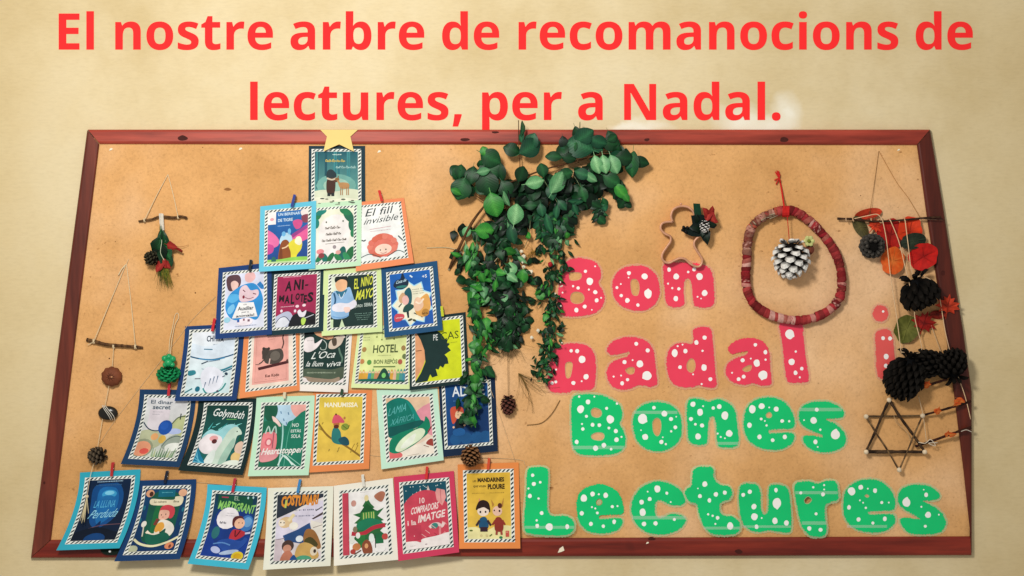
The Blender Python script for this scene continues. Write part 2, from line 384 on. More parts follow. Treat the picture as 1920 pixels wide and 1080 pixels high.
def title_line(text, xl, xr, base_y, which):
    adv = 0; xs = []
    for ch in text: xs.append(adv); adv += 532 if ch == ' ' else GL[ch][0]
    first = min(p[0] for p in glyph(text[0])[0]); last = xs[-1] + max(p[0] for l in glyph(text[-1]) for p in l)
    sc = (xr - xl) / (last - first); ox = xl - first * sc
    i = 0; wi = 0
    sv = 72.0 / 1556
    while i < len(text):
        if text[i] == ' ': i += 1; continue
        j = i
        while j < len(text) and text[j] != ' ': j += 1
        word = text[i:j]
        t = thing('title_word', which[wi], 'lettering', P(ox + xs[i] * sc, base_y, .0004), 'red words printed above the board')
        for k in range(i, j):
            m_ = MB(); loops = sorted(glyph(text[k]), key=lambda l: -abs(parea(l)))
            lp = [[(ox + (xs[k] + p[0]) * sc, base_y - p[1] * sv) for p in l] for l in loops]
            hf = lambda x, y: .0006
            if text[k] == 'i':
                for l in lp: slab(m_, l, [], hf, .0004, RED)
            else: slab(m_, lp[0], lp[1:], hf, .0004, RED)
            m_.build('letter', M_title, t)
        i = j; wi += 1
title_line("El nostre arbre de recomanocions de", 110, 1824, 93,
    ['red word "El", first word of the upper title line', 'red word "nostre" in the upper title line', 'red word "arbre" in the upper title line',
     'red word "de" between "arbre" and "recomanocions" in the title', 'long red word "recomanocions" in the upper title line', 'red word "de" ending the upper title line at the right'])
title_line("lectures, per a Nadal.", 469, 1463.5, 225,
    ['red word "lectures," starting the second title line', 'red word "per" just above the green branches', 'single red letter word "a" before "Nadal." in the title', 'red word "Nadal." ending the second title line'])

# ------------------------------------------------------------------ cards: printed sheets
_txt = {}
def text_geo(s, bold=0.0):
    key = (s, bold)
    if key in _txt: return _txt[key]
    c = bpy.data.curves.new('t', 'FONT'); c.body = s; c.offset = bold; c.resolution_u = 2; c.fill_mode = 'FRONT'
    o = bpy.data.objects.new('t', c); COL.objects.link(o)
    me = o.to_mesh(); vs = [(v.co.x, v.co.y) for v in me.vertices]; fs = [tuple(p.vertices) for p in me.polygons]
    o.to_mesh_clear(); bpy.data.objects.remove(o); bpy.data.curves.remove(c)
    xa = min(v[0] for v in vs); xb = max(v[0] for v in vs); ya = min(v[1] for v in vs); yb = max(v[1] for v in vs)
    vs = [((v[0] - xa) / (xb - xa), 1 - (v[1] - ya) / (yb - ya)) for v in vs]
    _txt[key] = (vs, fs); return _txt[key]
def clip_half(poly, ax, val, sign):
    out = []; k = len(poly)
    for i in range(k):
        a = poly[i]; b_ = poly[(i + 1) % k]; da = (a[ax] - val) * sign; db = (b_[ax] - val) * sign
        if da >= 0: out.append(a)
        if (da >= 0) != (db >= 0):
            t = da / (da - db); out.append((a[0] + (b_[0] - a[0]) * t, a[1] + (b_[1] - a[1]) * t))
    return out
BAND = .08
class Card:
    def __init__(s, quad, bow=1.0, h0=.012, lift=.01, twist=0.0):
        s.q = quad; s.bow = bow; s.h0 = h0; s.lift = lift; s.tw = twist; s.layer = 0; s.mb = MB(); s.win = (0, 0, 1, 1)
    def px(s, u, v):
        tl, tr, br, bl = s.q; vx = v ** s.bow if v > 0 else v
        xl = tl[0] + (bl[0] - tl[0]) * vx; xr = tr[0] + (br[0] - tr[0]) * vx
        yl = tl[1] + (bl[1] - tl[1]) * v; yr = tr[1] + (br[1] - tr[1]) * v
        return xl + (xr - xl) * u, yl + (yr - yl) * u
    def w(s, u, v, dz=0.0):
        x, y = s.px(u, v); vv = max(v, 0)
        return P(x, y, s.h0 + s.lift * vv ** 1.7 + s.tw * (u - .5) * vv + dz)
    def loc(s, x, y):
        a, b_, c, d = s.win; return a + (c - a) * x, b_ + (d - b_) * y
    def poly(s, pts, col, clip=True, newlayer=True, holes=()):
        """pts in window coordinates"""
        flat, tr = tess(pts, holes)
        s.tris(flat, tr, col, clip)
    def tris(s, flat, tr, col, clip=True):
        s.layer += 1; dz = s.layer * .00004
        for t in tr:
            pg = [flat[i] for i in t]
            if clip:
                xs = [p[0] for p in pg]; ys = [p[1] for p in pg]
                if min(xs) < 0: pg = clip_half(pg, 0, 0, 1)
                if len(pg) > 2 and max(xs) > 1: pg = clip_half(pg, 0, 1, -1)
                if len(pg) > 2 and min(ys) < 0: pg = clip_half(pg, 1, 0, 1)
                if len(pg) > 2 and max(ys) > 1: pg = clip_half(pg, 1, 1, -1)
                if len(pg) < 3: continue
            ya = min(p[1] for p in pg); yb = max(p[1] for p in pg)
            if yb - ya > BAND:
                k = int(math.floor(ya / BAND)); parts = []
                while k * BAND < yb:
                    q = clip_half(clip_half(pg, 1, k * BAND, 1), 1, (k + 1) * BAND, -1)
                    if len(q) > 2: parts.append(q)
                    k += 1
            else: parts = [pg]
            for q in parts:
                vs = [s.w(*s.loc(*p), dz) for p in q]
                cs = [col(p[0], p[1]) for p in q] if callable(col) else [col] * len(q)
                nn = (vs[1] - vs[0]).cross(vs[2] - vs[0])
                idx = tuple(range(len(q)))
                s.mb.add(vs, [idx if nn.y <= 0 else idx[::-1]], cs)
    def rect(s, a, b_, c, d, col): s.poly([(a, b_), (c, b_), (c, d), (a, d)], C(col) if isinstance(col, str) else col)
    def grad(s, a, b_, c, d, c1, c2, horiz=False):
        c1, c2 = C(c1), C(c2); n = 10
        f = (lambda x, y: mixc(c1, c2, (x - a) / (c - a))) if horiz else (lambda x, y: mixc(c1, c2, (y - b_) / (d - b_)))
        if horiz:
            for i in range(n):
                x = a + (c - a) * i / n; s.poly([(x, b_), (x + (c - a) / n, b_), (x + (c - a) / n, d), (x, d)], f)
                s.layer -= 1
            s.layer += 1
        else: s.poly([(a, b_), (c, b_), (c, d), (a, d)], f)
    def pg(s, pts, col): s.poly(pts, C(col) if isinstance(col, str) else col)
    def blob(s, pts, col, n=4): s.poly(smooth_closed(pts, n), C(col) if isinstance(col, str) else col)
    def ell(s, cx, cy, rx, ry, col, rot=0, n=16):
        ca, sa = math.cos(R(rot)), math.sin(R(rot)); A = .7   # window is narrower than tall
        pts = []
        for i in range(n):
            a = i * 2 * math.pi / n; x = rx * math.cos(a) * A; y = ry * math.sin(a)
            pts.append((cx + (x * ca - y * sa) / A, cy + x * sa + y * ca))
        s.poly(pts, C(col) if isinstance(col, str) else col)
    def line(s, pts, wd, col, n=4, taper=False):
        pts = smooth_open(pts, n) if len(pts) > 2 else pts
        L_ = []; R_ = []
        for i, p in enumerate(pts):
            a = pts[max(i - 1, 0)]; b_ = pts[min(i + 1, len(pts) - 1)]; dx, dy = (b_[0] - a[0]) * .7, b_[1] - a[1]
            l = math.hypot(dx, dy) or 1; k = wd / 2 * ((1 - .8 * i / (len(pts) - 1)) if taper else 1)
            nx, ny = -dy / l * k / .7, dx / l * k; L_.append((p[0] + nx, p[1] + ny)); R_.append((p[0] - nx, p[1] - ny))
        c = C(col) if isinstance(col, str) else col
        flat = L_ + R_; n_ = len(L_); tr = []
        for i in range(n_ - 1): tr += [(i, i + 1, n_ + i + 1), (i, n_ + i + 1, n_ + i)]
        s.tris(flat, tr, c)
    def text(s, t, x0, y0, x1, y1, col, bold=.012, shear=0.0, slope=0.0, wob=0.0):
        vs, fs = text_geo(t, bold)
        f = [(x0 + (x1 - x0) * (p[0] + shear * (1 - p[1])), y0 + (y1 - y0) * p[1] + slope * p[0] + wob * math.sin(p[0] * 17)) for p in vs]
        s.tris(f, [tuple(q) for q in fs], C(col))
    def scrib(s, x0, y, x1, h, col, wd=.012, seed=1):
        r = random.Random(seed); x = x0
        while x < x1 - h:
            n_ = r.randint(3, 6); pts = []; w_ = h * 1.1
            for q in range(n_ * 5):
                t_ = q / 5 * 2 * math.pi; am = h * r.uniform(.75, 1.1) * (1.6 if (q // 5) % 3 == 0 else .8)
                pts.append((min(x1, x + w_ * q / 5 * .8 - math.sin(t_) * w_ * .35), y - am * .5 * (1 - math.cos(t_)) + h * .5))
            s.line(pts, wd * .6, col, 2); s.layer -= 1; x = pts[-1][0] + h * .9
        s.layer += 1; pts = []
        if len(pts) > 2: s.line(pts, wd, col, 3)
    def tiny(s, x0, y, x1, h, col, seed=1):
        """a row of printed text too small to read"""
        r = random.Random(seed); x = x0
        while x < x1:
            w_ = r.uniform(.012, .03); s.rect(x, y - h / 2 * r.uniform(.6, 1), min(x + w_, x1), y + h / 2 * r.uniform(.6, 1), col); s.layer -= 1
            x += w_ + (.012 if r.random() < .8 else .035)
        s.layer += 1

def stripe_border(cd, a, b_, c, d, bw, bh, light, dark, nx, ny):
    """white frame printed with slanted dark dashes; a,b,c,d outer window in card uv"""
    cd.win = (0, 0, 1, 1); cd.mb = MB()
    for q in ((a, b_, c, b_ + bh), (a, d - bh, c, d), (a, b_ + bh, a + bw, d - bh), (c - bw, b_ + bh, c, d - bh)):
        cd.rect(*q, light); cd.layer -= 1
    cd.layer += 1
    dk = C(dark)
    def J(): return random.uniform(-.12, .12)
    for i in range(nx):
        for (y0, y1) in ((b_, b_ + bh), (d - bh, d)):
            w_ = (c - a) / nx; x = a + w_ * (i + .1 + J() * .4); m_ = (y1 - y0) * .10; t = random.uniform(.40, .52)
            cd.poly([(x + w_ * .62, y0 + m_), (x + w_ * (.62 + t), y0 + m_), (x + w_ * t, y1 - m_), (x, y1 - m_)], dk, clip=False); cd.layer -= 1
    for i in range(ny):
        for (x0, x1) in ((a, a + bw), (c - bw, c)):
            hh = (d - b_ - 2 * bh) / ny; y = b_ + bh + hh * (i + .05 + J() * .3); m_ = (x1 - x0) * .12; t = random.uniform(.42, .54)
            cd.poly([(x0 + m_, y + hh * .5), (x1 - m_, y), (x1 - m_, y + hh * t), (x0 + m_, y + hh * (.5 + t))], dk, clip=False); cd.layer -= 1
    cd.layer += 2

def make_card(label, quad, matcol, art, bow=1.0, h0=.012, lift=.010, tw=0.0, light='#eef0e6', dark='#22373c', mar=(.085, .07, .085, .075), group='book recommendation cards'):
    cd = Card(quad, bow, h0, lift, tw)
    t = thing('book_card', label, 'card', cd.w(.5, .02), group)
    # backing sheet, 0.8 mm stock, banded to follow the curl
    mb = MB(); n = 12; c_ = C(matcol); vs = []; fs = []
    for side in (0, 1):
        for i in range(n + 1):
            for j in range(5): vs.append(cd.w(j / 4, i / n) + Vector((0, .0009 * side, 0)))
    o2 = (n + 1) * 5
    for i in range(n):
        for j in range(4):
            a = i * 5 + j; fs.append((a, a + 5, a + 6, a + 1)); fs.append((o2 + a, o2 + a + 1, o2 + a + 6, o2 + a + 5))
        a = i * 5; fs.append((a, o2 + a, o2 + a + 5, a + 5)); a += 4; fs.append((a, a + 5, o2 + a + 5, o2 + a))
    for j in range(4):
        fs.append((j, j + 1, o2 + j + 1, o2 + j)); a = n * 5 + j; fs.append((a, o2 + a, o2 + a + 1, a + 1))
    mb.add(vs, fs, c_); mb.build('backing_sheet', M_mat, t)
    ml, mt, mr_, mb_ = mar
    cd.layer = 4
    bw, bh = .058, .040
    stripe_border(cd, ml, mt, 1 - mr_, 1 - mb_, bw, bh, light, dark, 12, 15)
    cd.mb.build('striped_border', M_print, t)
    cd.mb = MB(); cd.win = (ml + bw, mt + bh, 1 - mr_ - bw, 1 - mb_ - bh); cd.layer += 3
    art(cd)
    cd.mb.build('printed_cover', M_print, t)
    return t
# ------------------------------------------------------------------ artwork of each cover
def person(c, x, y, h, hair, skin, top, legs, eyes=True):
    """small printed figure, y = top of head"""
    c.blob([(x - .16 * h, y + .52 * h), (x - .09 * h, y + .40 * h), (x + .09 * h, y + .40 * h), (x + .16 * h, y + .52 * h), (x + .12 * h, y + .66 * h), (x + .13 * h, y + .74 * h), (x - .13 * h, y + .74 * h), (x - .12 * h, y + .66 * h)], top)
    c.pg([(x - .11 * h, y + .72 * h), (x + .11 * h, y + .72 * h), (x + .10 * h, y + .98 * h), (x + .03 * h, y + .98 * h), (x, y + .8 * h), (x - .03 * h, y + .98 * h), (x - .10 * h, y + .98 * h)], legs)
    c.line([(x - .13 * h, y + .48 * h), (x - .24 * h, y + .64 * h)], .05 * h, top); c.line([(x + .13 * h, y + .48 * h), (x + .24 * h, y + .64 * h)], .05 * h, top)
    c.ell(x, y + .19 * h, .22 * h, .20 * h, hair); c.ell(x, y + .24 * h, .19 * h, .155 * h, skin)
    if eyes: c.ell(x - .08 * h, y + .25 * h, .025 * h, .022 * h, '#221a18', n=8); c.ell(x + .08 * h, y + .25 * h, .025 * h, .022 * h, '#221a18', n=8)

def art_forest(c):
    c.grad(0, 0, 1, .8, '#125764', '#5f9c95'); r = random.Random(3)
    for i in range(12): x = r.uniform(0, 1); c.rect(x, 0, x + r.uniform(.02, .05), r.uniform(.5, .75), C(r.choice(['#1d6b77', '#0f4a58', '#3a8488'])))
    c.ell(.5, .64, .46, .22, '#6fa79c'); c.ell(.5, .64, .30, .14, '#9cc2ae')
    c.blob([(-.1, .80), (.2, .72), (.5, .75), (.8, .70), (1.1, .78), (1.1, 1.1), (-.1, 1.1)], '#d6dcc0')
    c.blob([(-.1, .9), (.2, .86), (.45, .9), (.7, .87), (1.1, .93), (1.1, 1.1), (-.1, 1.1)], '#e8e8cf')
    c.scrib(.42, .06, .62, .012, '#c7e2d8', .01, 2); c.scrib(.26, .18, .70, .028, '#d0b860', .018, 5); c.scrib(.50, .30, .95, .028, '#a9cfc9', .014, 8)
    c.blob([(.27, .48), (.30, .36), (.40, .34), (.50, .42), (.48, .50), (.38, .54)], '#22343a')
    c.blob([(.30, .52), (.46, .50), (.48, .66), (.44, .80), (.30, .79), (.27, .66)], '#45291f'); c.line([(.28, .50), (.40, .53), (.50, .50)], .03, '#cdbfa6')
    c.line([(.33, .78), (.33, .84)], .05, '#20272a'); c.line([(.42, .78), (.42, .84)], .05, '#20272a'); c.line([(.44, .56), (.56, .55)], .04, '#5a3526')
    c.blob([(.55, .60), (.66, .58), (.78, .60), (.80, .66), (.74, .70), (.60, .69)], '#b98a58')
    for x in (.60, .64, .74, .78): c.line([(x, .67), (x, .82)], .014, '#a97c50')
    c.line([(.58, .62), (.53, .54)], .03, '#b98a58'); c.ell(.52, .52, .05, .028, '#8e6238'); c.line([(.53, .51), (.55, .46)], .014, '#8e6238')
    for i in range(12): c.ell(r.uniform(.03, .97), r.uniform(.88, 1), r.uniform(.02, .06), r.uniform(.008, .016), r.choice(['#33403c', '#8a8f78', '#55604f']), n=8)
def art_monster(c):
    c.grad(0, 0, 1, 1, '#1d69ae', '#123f8b'); c.blob([(.0, .34), (.15, .42), (.28, .55), (.26, .66), (.10, .70), (-.1, .66), (-.1, .3)], '#e36fa5')
    c.blob([(-.1, .62), (.12, .64), (.16, .72), (.10, .80), (-.1, .82)], '#c0468e'); c.pg([(.55, .50), (1.05, .28), (1.05, .55), (.72, .66)], '#e15d97'); c.pg([(.60, .46), (1.05, .26), (1.05, .33), (.62, .53)], '#9c3c88')
    c.blob([(.62, .22), (.74, .18), (.86, .22), (.82, .34), (.70, .36)], '#d4508c'); c.blob([(.82, .02), (1.02, .0), (1.02, .12), (.86, .12)], '#ece0dc'); c.blob([(.84, .12), (1.02, .10), (1.02, .24), (.88, .24)], '#8a4254')
    c.rect(.0, .0, .20, .24, '#f4f0ee'); c.ell(.10, .14, .05, .03, '#e9a5ad')
    c.text('UN BERENAR', .25, .03, .80, .085, '#cfe6f5', .02); c.text('DE TIGRE', .25, .14, .62, .20, '#d7ebf7', .02); c.tiny(.25, .28, .56, .018, '#a5c8e8')
    c.blob([(.30, .62), (.34, .48), (.48, .42), (.60, .50), (.60, .62), (.44, .68)], '#b9dcee'); c.ell(.40, .44, .05, .05, '#6fb7e4'); c.ell(.54, .40, .04, .06, '#6fb7e4')
    c.blob([(.28, .98), (.30, .72), (.36, .58), (.48, .56), (.56, .66), (.60, .92), (.52, 1.0)], '#8c4a1e'); c.blob([(.30, .98), (.31, .78), (.36, .72), (.38, .98)], '#75391a')
    c.blob([(.60, .98), (.58, .80), (.52, .66), (.60, .58), (.74, .55), (.86, .62), (.84, .76), (.74, .86), (.70, .98)], '#e3d73a'); c.blob([(.68, .62), (.72, .52), (.82, .52), (.86, .62), (.80, .68)], '#f4eed0')
    c.line([(.36, .72), (.46, .70), (.52, .66)], .025, '#e9c79c'); c.blob([(-.1, .94), (.3, .93), (.7, .90), (1.1, .93), (1.1, 1.1), (-.1, 1.1)], '#8fce56'); c.ell(.16, .94, .06, .07, '#1f6a5e'); c.rect(-.1, .97, 1.1, 1.1, '#c7e2a4')
def art_leafy(c):
    c.grad(0, 0, 1, 1, '#e9ead0', '#ecebe6'); c.blob([(.18, .22), (.5, .10), (.80, .20), (.90, .5), (.78, .82), (.5, .90), (.2, .82), (.08, .5)], '#efeae6')
    for (x, y, a, l) in ((.06, .10, 30, .16), (.14, .04, 70, .14), (.03, .26, 5, .12), (.86, .14, -30, .2), (.78, .06, -60, .16), (.95, .34, -8, .16), (.98, .48, 4, .12)):
        c.ell(x, y, l * .55, l * .75, random.choice(['#1f7a4e', '#178074', '#206a50']), a)
    for (x, y, a, l, k) in ((.12, .92, 40, .14, '#1f7a4e'), (.26, .95, -20, .16, '#137264'), (.40, .93, 30, .14, '#1c6c3c'), (.70, .88, 10, .2, '#126058'), (.60, .95, -40, .14, '#25804a'), (.90, .90, 25, .22, '#1d6b3c'), (.82, .95, -30, .15, '#2a8a55')):
        c.ell(x, y, l * .5, l * .75, k, a)
    c.ell(.13, .80, .10, .05, '#e0878c'); c.ell(.16, .88, .08, .05, '#8b3a3f'); c.ell(.60, .84, .07, .04, '#e0a49b')
    c.ell(.28, .24, .02, .018, '#6a7060'); c.ell(.72, .24, .02, .018, '#6a7060')
    c.scrib(.26, .36, .70, .030, '#6b6258', .014, 4); c.scrib(.28, .48, .66, .030, '#6b6258', .014, 9); c.scrib(.18, .60, .80, .030, '#6b6258', .014, 14)
    c.line([(.26, .66), (.76, .65)], .008, '#a09890'); c.ell(.50, .73, .045, .035, '#9a8f92')
def art_red_hair(c):
    c.grad(0, 0, 1, 1, '#f1f0ec', '#e9eeec'); c.text('El fill', .08, .03, .78, .17, '#2a3a3a', .0, .1, -.02); c.text('invisible', .04, .20, .92, .32, '#2a3a3a', .0, .1, -.03)
    c.line([(.2, .42), (.75, .40)], .008, '#c9808a'); c.tiny(.22, .46, .72, .014, '#c9a0a4')
    c.blob([(.16, .80), (.22, .64), (.36, .54), (.56, .52), (.74, .58), (.86, .72), (.84, .86), (.70, .94), (.52, .96), (.32, .94)], '#dd7362')
    for i in range(14):
        a = i * .45; c.ell(.51 + .30 * math.cos(a), .75 + .17 * math.sin(a), .075, .055, random.choice(['#e5806c', '#d3664f', '#dd7362']))
    c.ell(.52, .82, .20, .10, '#f2d3c0'); c.ell(.45, .83, .018, .014, '#333333', n=8); c.ell(.58, .83, .018, .014, '#333333', n=8); c.line([(.45, .88), (.52, .90), (.60, .88)], .01, '#a04f44')
    c.line([(-.02, .93), (.2, .88), (.45, .97)], .012, '#2d4a46'); c.line([(.6, .97), (.85, .88), (1.02, .95)], .012, '#2d4a46'); c.line([(0, .6), (.06, .62), (.1, .6)], .02, '#22393a'); c.line([(.9, .6), (.96, .66), (1.0, .7)], .02, '#22393a')
def art_octopus(c):
    c.grad(0, 0, 1, 1, '#d9dcf0', '#dfe3f2'); c.blob([(.02, .10), (.10, .02), (.32, .02), (.40, .10), (.38, .22), (.22, .30), (.08, .28)], '#5c3f47'); c.blob([(.14, .16), (.24, .12), (.34, .18), (.30, .28), (.20, .30)], '#e8c3b8')
    c.blob([(.52, .02), (.72, .0), (.78, .10), (.66, .18), (.52, .14)], '#eab9b8')
    c.blob([(.02, .56), (.10, .38), (.30, .26), (.52, .20), (.74, .20), (.90, .32), (.98, .52), (.92, .74), (.80, .86), (.60, .80), (.40, .84), (.22, .82), (.08, .72)], '#2f8fd2')
    c.blob([(.06, .46), (.14, .36), (.34, .38), (.36, .46), (.20, .52)], '#58b2e6'); c.blob([(.10, .60), (.22, .54), (.26, .62), (.16, .72), (.08, .68)], '#79c2ec'); c.line([(.86, .2), (.96, .28), (1.0, .26)], .08, '#2b7ec2')
    c.blob([(.36, .40), (.40, .26), (.54, .22), (.66, .32), (.84, .32), (.86, .42), (.72, .50), (.52, .52), (.40, .50)], '#e8ccd4'); c.line([(.46, .30), (.52, .34)], .016, '#6b3040'); c.line([(.72, .38), (.80, .40)], .016, '#6b3040'); c.ell(.48, .43, .03, .03, '#8a2438'); c.line([(.52, .44), (.62, .47), (.74, .45)], .01, '#8a3a4a')
    c.pg([(.36, .52), (.74, .54), (.84, .80), (.20, .80)], '#f2f1f0'); c.text('UN', .48, .555, .56, .58, '#2b3540'); c.text('Auxiliar', .34, .60, .74, .67, '#28323c', .025); c.text('per a', .44, .695, .62, .725, '#47525c'); c.text('animals!', .30, .74, .76, .79, '#28323c', .025)
    c.ell(.52, .88, .20, .07, '#f3e9f0'); c.line([(.36, .88), (.36, .83)], .04, '#2b5aa8'); c.line([(.5, .86), (.5, .82)], .03, '#8c5560'); c.line([(.62, .88), (.62, .84)], .04, '#7a5a68'); c.ell(.08, .82, .08, .05, '#9fd3e6'); c.tiny(.28, .95, .82, .014, '#7884a8')
def art_animalotes(c):
    c.grad(0, 0, 1, 1, '#a72a55', '#9a244c'); c.tiny(.15, .02, .6, .018, '#e7b9c8')
    for (ch, x, y, w_, h) in (('A', .20, .10, .17, .20), ('N', .42, .08, .16, .21), ('I', .62, .09, .05, .20), ('-', .70, .19, .08, .03)): c.text(ch, x, y, x + w_, y + h, '#170a14', .04, .12)
    for (ch, x, y, w_, h) in (('M', .06, .37, .13, .13), ('A', .20, .38, .13, .16), ('L', .36, .36, .09, .20), ('O', .47, .35, .11, .14), ('T', .59, .37, .09, .16), ('E', .68, .40, .08, .16), ('S', .77, .35, .15, .20)): c.text(ch, x, y, x + w_, y + h, '#170a14', .04, .08)
    c.tiny(.12, .60, .46, .016, '#efc8d2'); c.ell(.53, .61, .045, .028, '#f3d9e0'); c.ell(.70, .60, .045, .028, '#f3d9e0')
    c.blob([(-.1, .86), (.06, .76), (.24, .70), (.36, .72), (.44, .84), (.40, .98), (.1, 1.1), (-.1, 1.1)], '#b9bfd6'); c.blob([(.0, .90), (.12, .80), (.26, .80), (.34, .90), (.26, .98), (.05, 1.02)], '#dfe2ec')
    c.line([(.0, .92), (.1, .82), (.24, .80), (.36, .90)], .014, '#3a4160'); c.ell(.14, .68, .03, .03, '#e9dbe2'); c.blob([(.40, .82), (.56, .74), (.78, .72), (1.05, .84), (1.05, 1.1), (.36, 1.1)], '#14161c')
    c.blob([(.54, .72), (.60, .68), (.66, .74), (.76, .70), (.72, .82), (.60, .82)], '#e9e4ec'); c.ell(.48, .70, .03, .03, '#e7dde6'); c.blob([(.64, .88), (.70, .84), (.76, .88), (.72, .98), (.66, .98)], '#b7da5c'); c.line([(.72, .86), (.95, .80)], .014, '#cfd3da'); c.rect(.84, .90, 1.05, .96, '#0a0c10')
def art_boy(c):
    c.rect(0, 0, 1, 1, '#14302c'); c.pg([(-.1, -.1), (.40, -.1), (.36, .30), (.0, .30), (-.1, .6)], '#dfe8d2'); c.pg([(-.1, .84), (.06, .84), (.06, 1.1), (-.1, 1.1)], '#cfe3b8'); c.pg([(.20, 1.02), (.26, .84), (.34, 1.02)], '#cfe3b8')
    c.blob([(.08, .10), (.10, .0), (.24, -.04), (.38, .02), (.38, .14), (.24, .20)], '#16201e'); c.blob([(.10, .12), (.22, .06), (.36, .10), (.36, .22), (.28, .30), (.16, .28), (.10, .20)], '#e9b58a')
    c.blob([(-.02, .40), (.08, .28), (.24, .32), (.42, .22), (.50, .36), (.56, .58), (.44, .66), (.40, .80), (.20, .84), (.02, .80), (.0, .62)], '#8fb8de'); c.blob([(.10, .28), (.24, .30), (.38, .26), (.30, .38), (.20, .40)], '#2c6f8a')
    c.line([(.06, .32), (.10, .46), (.06, .60)], .03, '#24557c'); c.line([(.18, .34), (.24, .44), (.32, .32)], .012, '#d8e8f4')
    c.blob([(.04, .56), (.20, .52), (.40, .54), (.56, .48), (.60, .60), (.42, .68), (.20, .70), (.04, .66)], '#e4e2ec'); c.blob([(.30, .62), (.44, .62), (.44, .70), (.34, .72)], '#efcfc4'); c.line([(.04, .78), (.24, .82), (.42, .78)], .02, '#6a9ccc')
    c.text('EL', .54, .07, .65, .27, '#dbe04a', .02, .1); c.text('NIÑO', .70, .01, .98, .24, '#dbe04a', .02, .1, -.03); c.text('MAYO', .57, .30, .99, .50, '#dbe04a', .02, .12, -.04); c.text('JORDI', .56, .58, .74, .65, '#c8d6cc'); c.text('SIERRA', .78, .56, .98, .63, '#c8d6cc')
    for k in range(4): c.tiny(.56 + .02 * k, .76 + .04 * k, .96 - .03 * k, .012, '#7fa596', k)
def art_burst(c):
    c.grad(0, 0, 1, 1, '#1560b4', '#1b55a8'); pts = []
    for i in range(18):
        a = i * 2 * math.pi / 18; k = 1.0 if i % 2 else .76; pts.append((.52 + .52 * k * math.cos(a), .58 + .44 * k * math.sin(a)))
    c.poly(pts, C('#a8def2')); c.poly([(.52 + (x - .52) * .92, .58 + (y - .58) * .93) for x, y in pts], C('#eee9cf'))
    c.blob([(.08, .22), (.16, .12), (.26, .10), (.32, -.02), (.38, .10), (.46, .16), (.42, .26), (.24, .30)], '#12283e'); c.text('Cuca de', .14, .13, .40, .19, '#b9d6e2', .02, .1, -.03); c.ell(.28, .25, .14, .025, '#2c7670'); c.line([(.5, .06), (.56, .10)], .025, '#d9edf6'); c.text('+5', .80, .08, .92, .14, '#e6f0f6', .02)
    c.blob([(.34, .36), (.46, .28), (.52, .38), (.50, .56), (.42, .60), (.34, .52)], '#1c5a66'); c.blob([(.20, .44), (.30, .36), (.36, .42), (.32, .54), (.22, .54)], '#d0a57c'); c.blob([(.28, .46), (.38, .42), (.44, .50), (.40, .58), (.30, .58)], '#e9b8ae'); c.blob([(.32, .62), (.44, .58), (.56, .64), (.42, .72), (.28, .72)], '#1d4a44')
    c.pg([(.36, .72), (.42, .72), (.42, .84), (.38, .84)], '#1a2a2c'); c.line([(.18, .62), (.26, .56)], .02, '#3a4a4a'); c.ell(.44, .88, .06, .02, '#39402c', -20); c.ell(.54, .90, .05, .02, '#39402c', 30); c.line([(.54, .76), (.62, .80)], .018, '#42483c'); c.line([(.66, .80), (.74, .86)], .018, '#42483c')
    c.blob([(.58, .54), (.72, .50), (.90, .44), (.96, .66), (.84, .84), (.70, .84), (.58, .76)], '#dfa558'); c.blob([(.56, .56), (.64, .48), (.76, .54), (.78, .66), (.66, .74), (.56, .70)], '#e9c0a2'); c.line([(.60, .56), (.70, .60), (.80, .52)], .03, '#f3dfc8'); c.ell(.82, .78, .09, .07, '#b98438'); c.scrib(.74, .80, .90, .02, '#6b4a1c', .012, 3)
    c.blob([(.06, .80), (.12, .74), (.28, .76), (.30, .82), (.20, .88), (.08, .88)], '#cf4a58'); c.scrib(.10, .82, .27, .012, '#f0c8c8', .01, 8)
    for k in range(3): c.tiny(.54, .33 + .04 * k, .82, .010, '#8a917c', k)
def art_bear(c):
    c.grad(0, 0, 1, 1, '#e9eef6', '#cfe6ea'); c.text('CHI', .34, .06, .52, .16, '#2b3c50', .03); c.text('TÀ', .60, .08, .74, .17, '#2b3c50', .03); c.tiny(.50, .21, .70, .02, '#93a2b4')
    c.blob([(-.1, .16), (.4, .24), (1.1, .10), (1.1, .38), (.8, .42), (.5, .45), (.2, .42), (-.1, .36)], '#dbe8f4'); c.line([(.30, .28), (.50, .29)], .018, '#4f7f96')
    c.line([(-.05, .38), (.2, .43), (.5, .455), (.8, .42), (1.05, .37)], .022, '#24587a'); c.line([(.2, .43), (.5, .46), (.8, .43)], .02, '#3f8cba'); c.line([(.28, .52), (.42, .48)], .02, '#2c4458'); c.line([(.42, .49), (.7, .46)], .01, '#4d6f88')
    c.line([(.3, .60), (.55, .63), (.72, .62)], .008, '#8aa0b4'); c.line([(.68, .64), (.82, .62), (1.02, .56)], .03, '#2c8296'); c.line([(.80, .66), (1.02, .60)], .02, '#1d6076')
    c.blob([(-.02, .64), (.14, .62), (.18, .68), (.04, .71)], '#2f8290'); c.line([(.18, .76), (.36, .76)], .014, '#6c6f7c')
    c.blob([(.30, .70), (.40, .58), (.60, .58), (.78, .66), (.84, .80), (.78, .92), (.62, 1.0), (.46, .98), (.36, .86)], '#e6e9f4')
    for x, y in ((.44, .82), (.54, .76), (.62, .73), (.70, .72)): c.line([(x, y), (x - .02, y + .12)], .02, '#6d7f99', taper=True)
    c.ell(.88, .69, .04, .022, '#233c52', 30); c.line([(.86, .72), (.80, .74)], .014, '#3a5068'); c.line([(.40, .92), (.5, 1.0), (.66, 1.0), (.82, .94), (.9, .84)], .022, '#2f9290'); c.ell(.28, .93, .055, .045, '#1c6a80'); c.line([(-.02, 1.0), (.16, .92)], .02, '#2c7a80'); c.ell(.74, .97, .03, .018, '#3a4258')
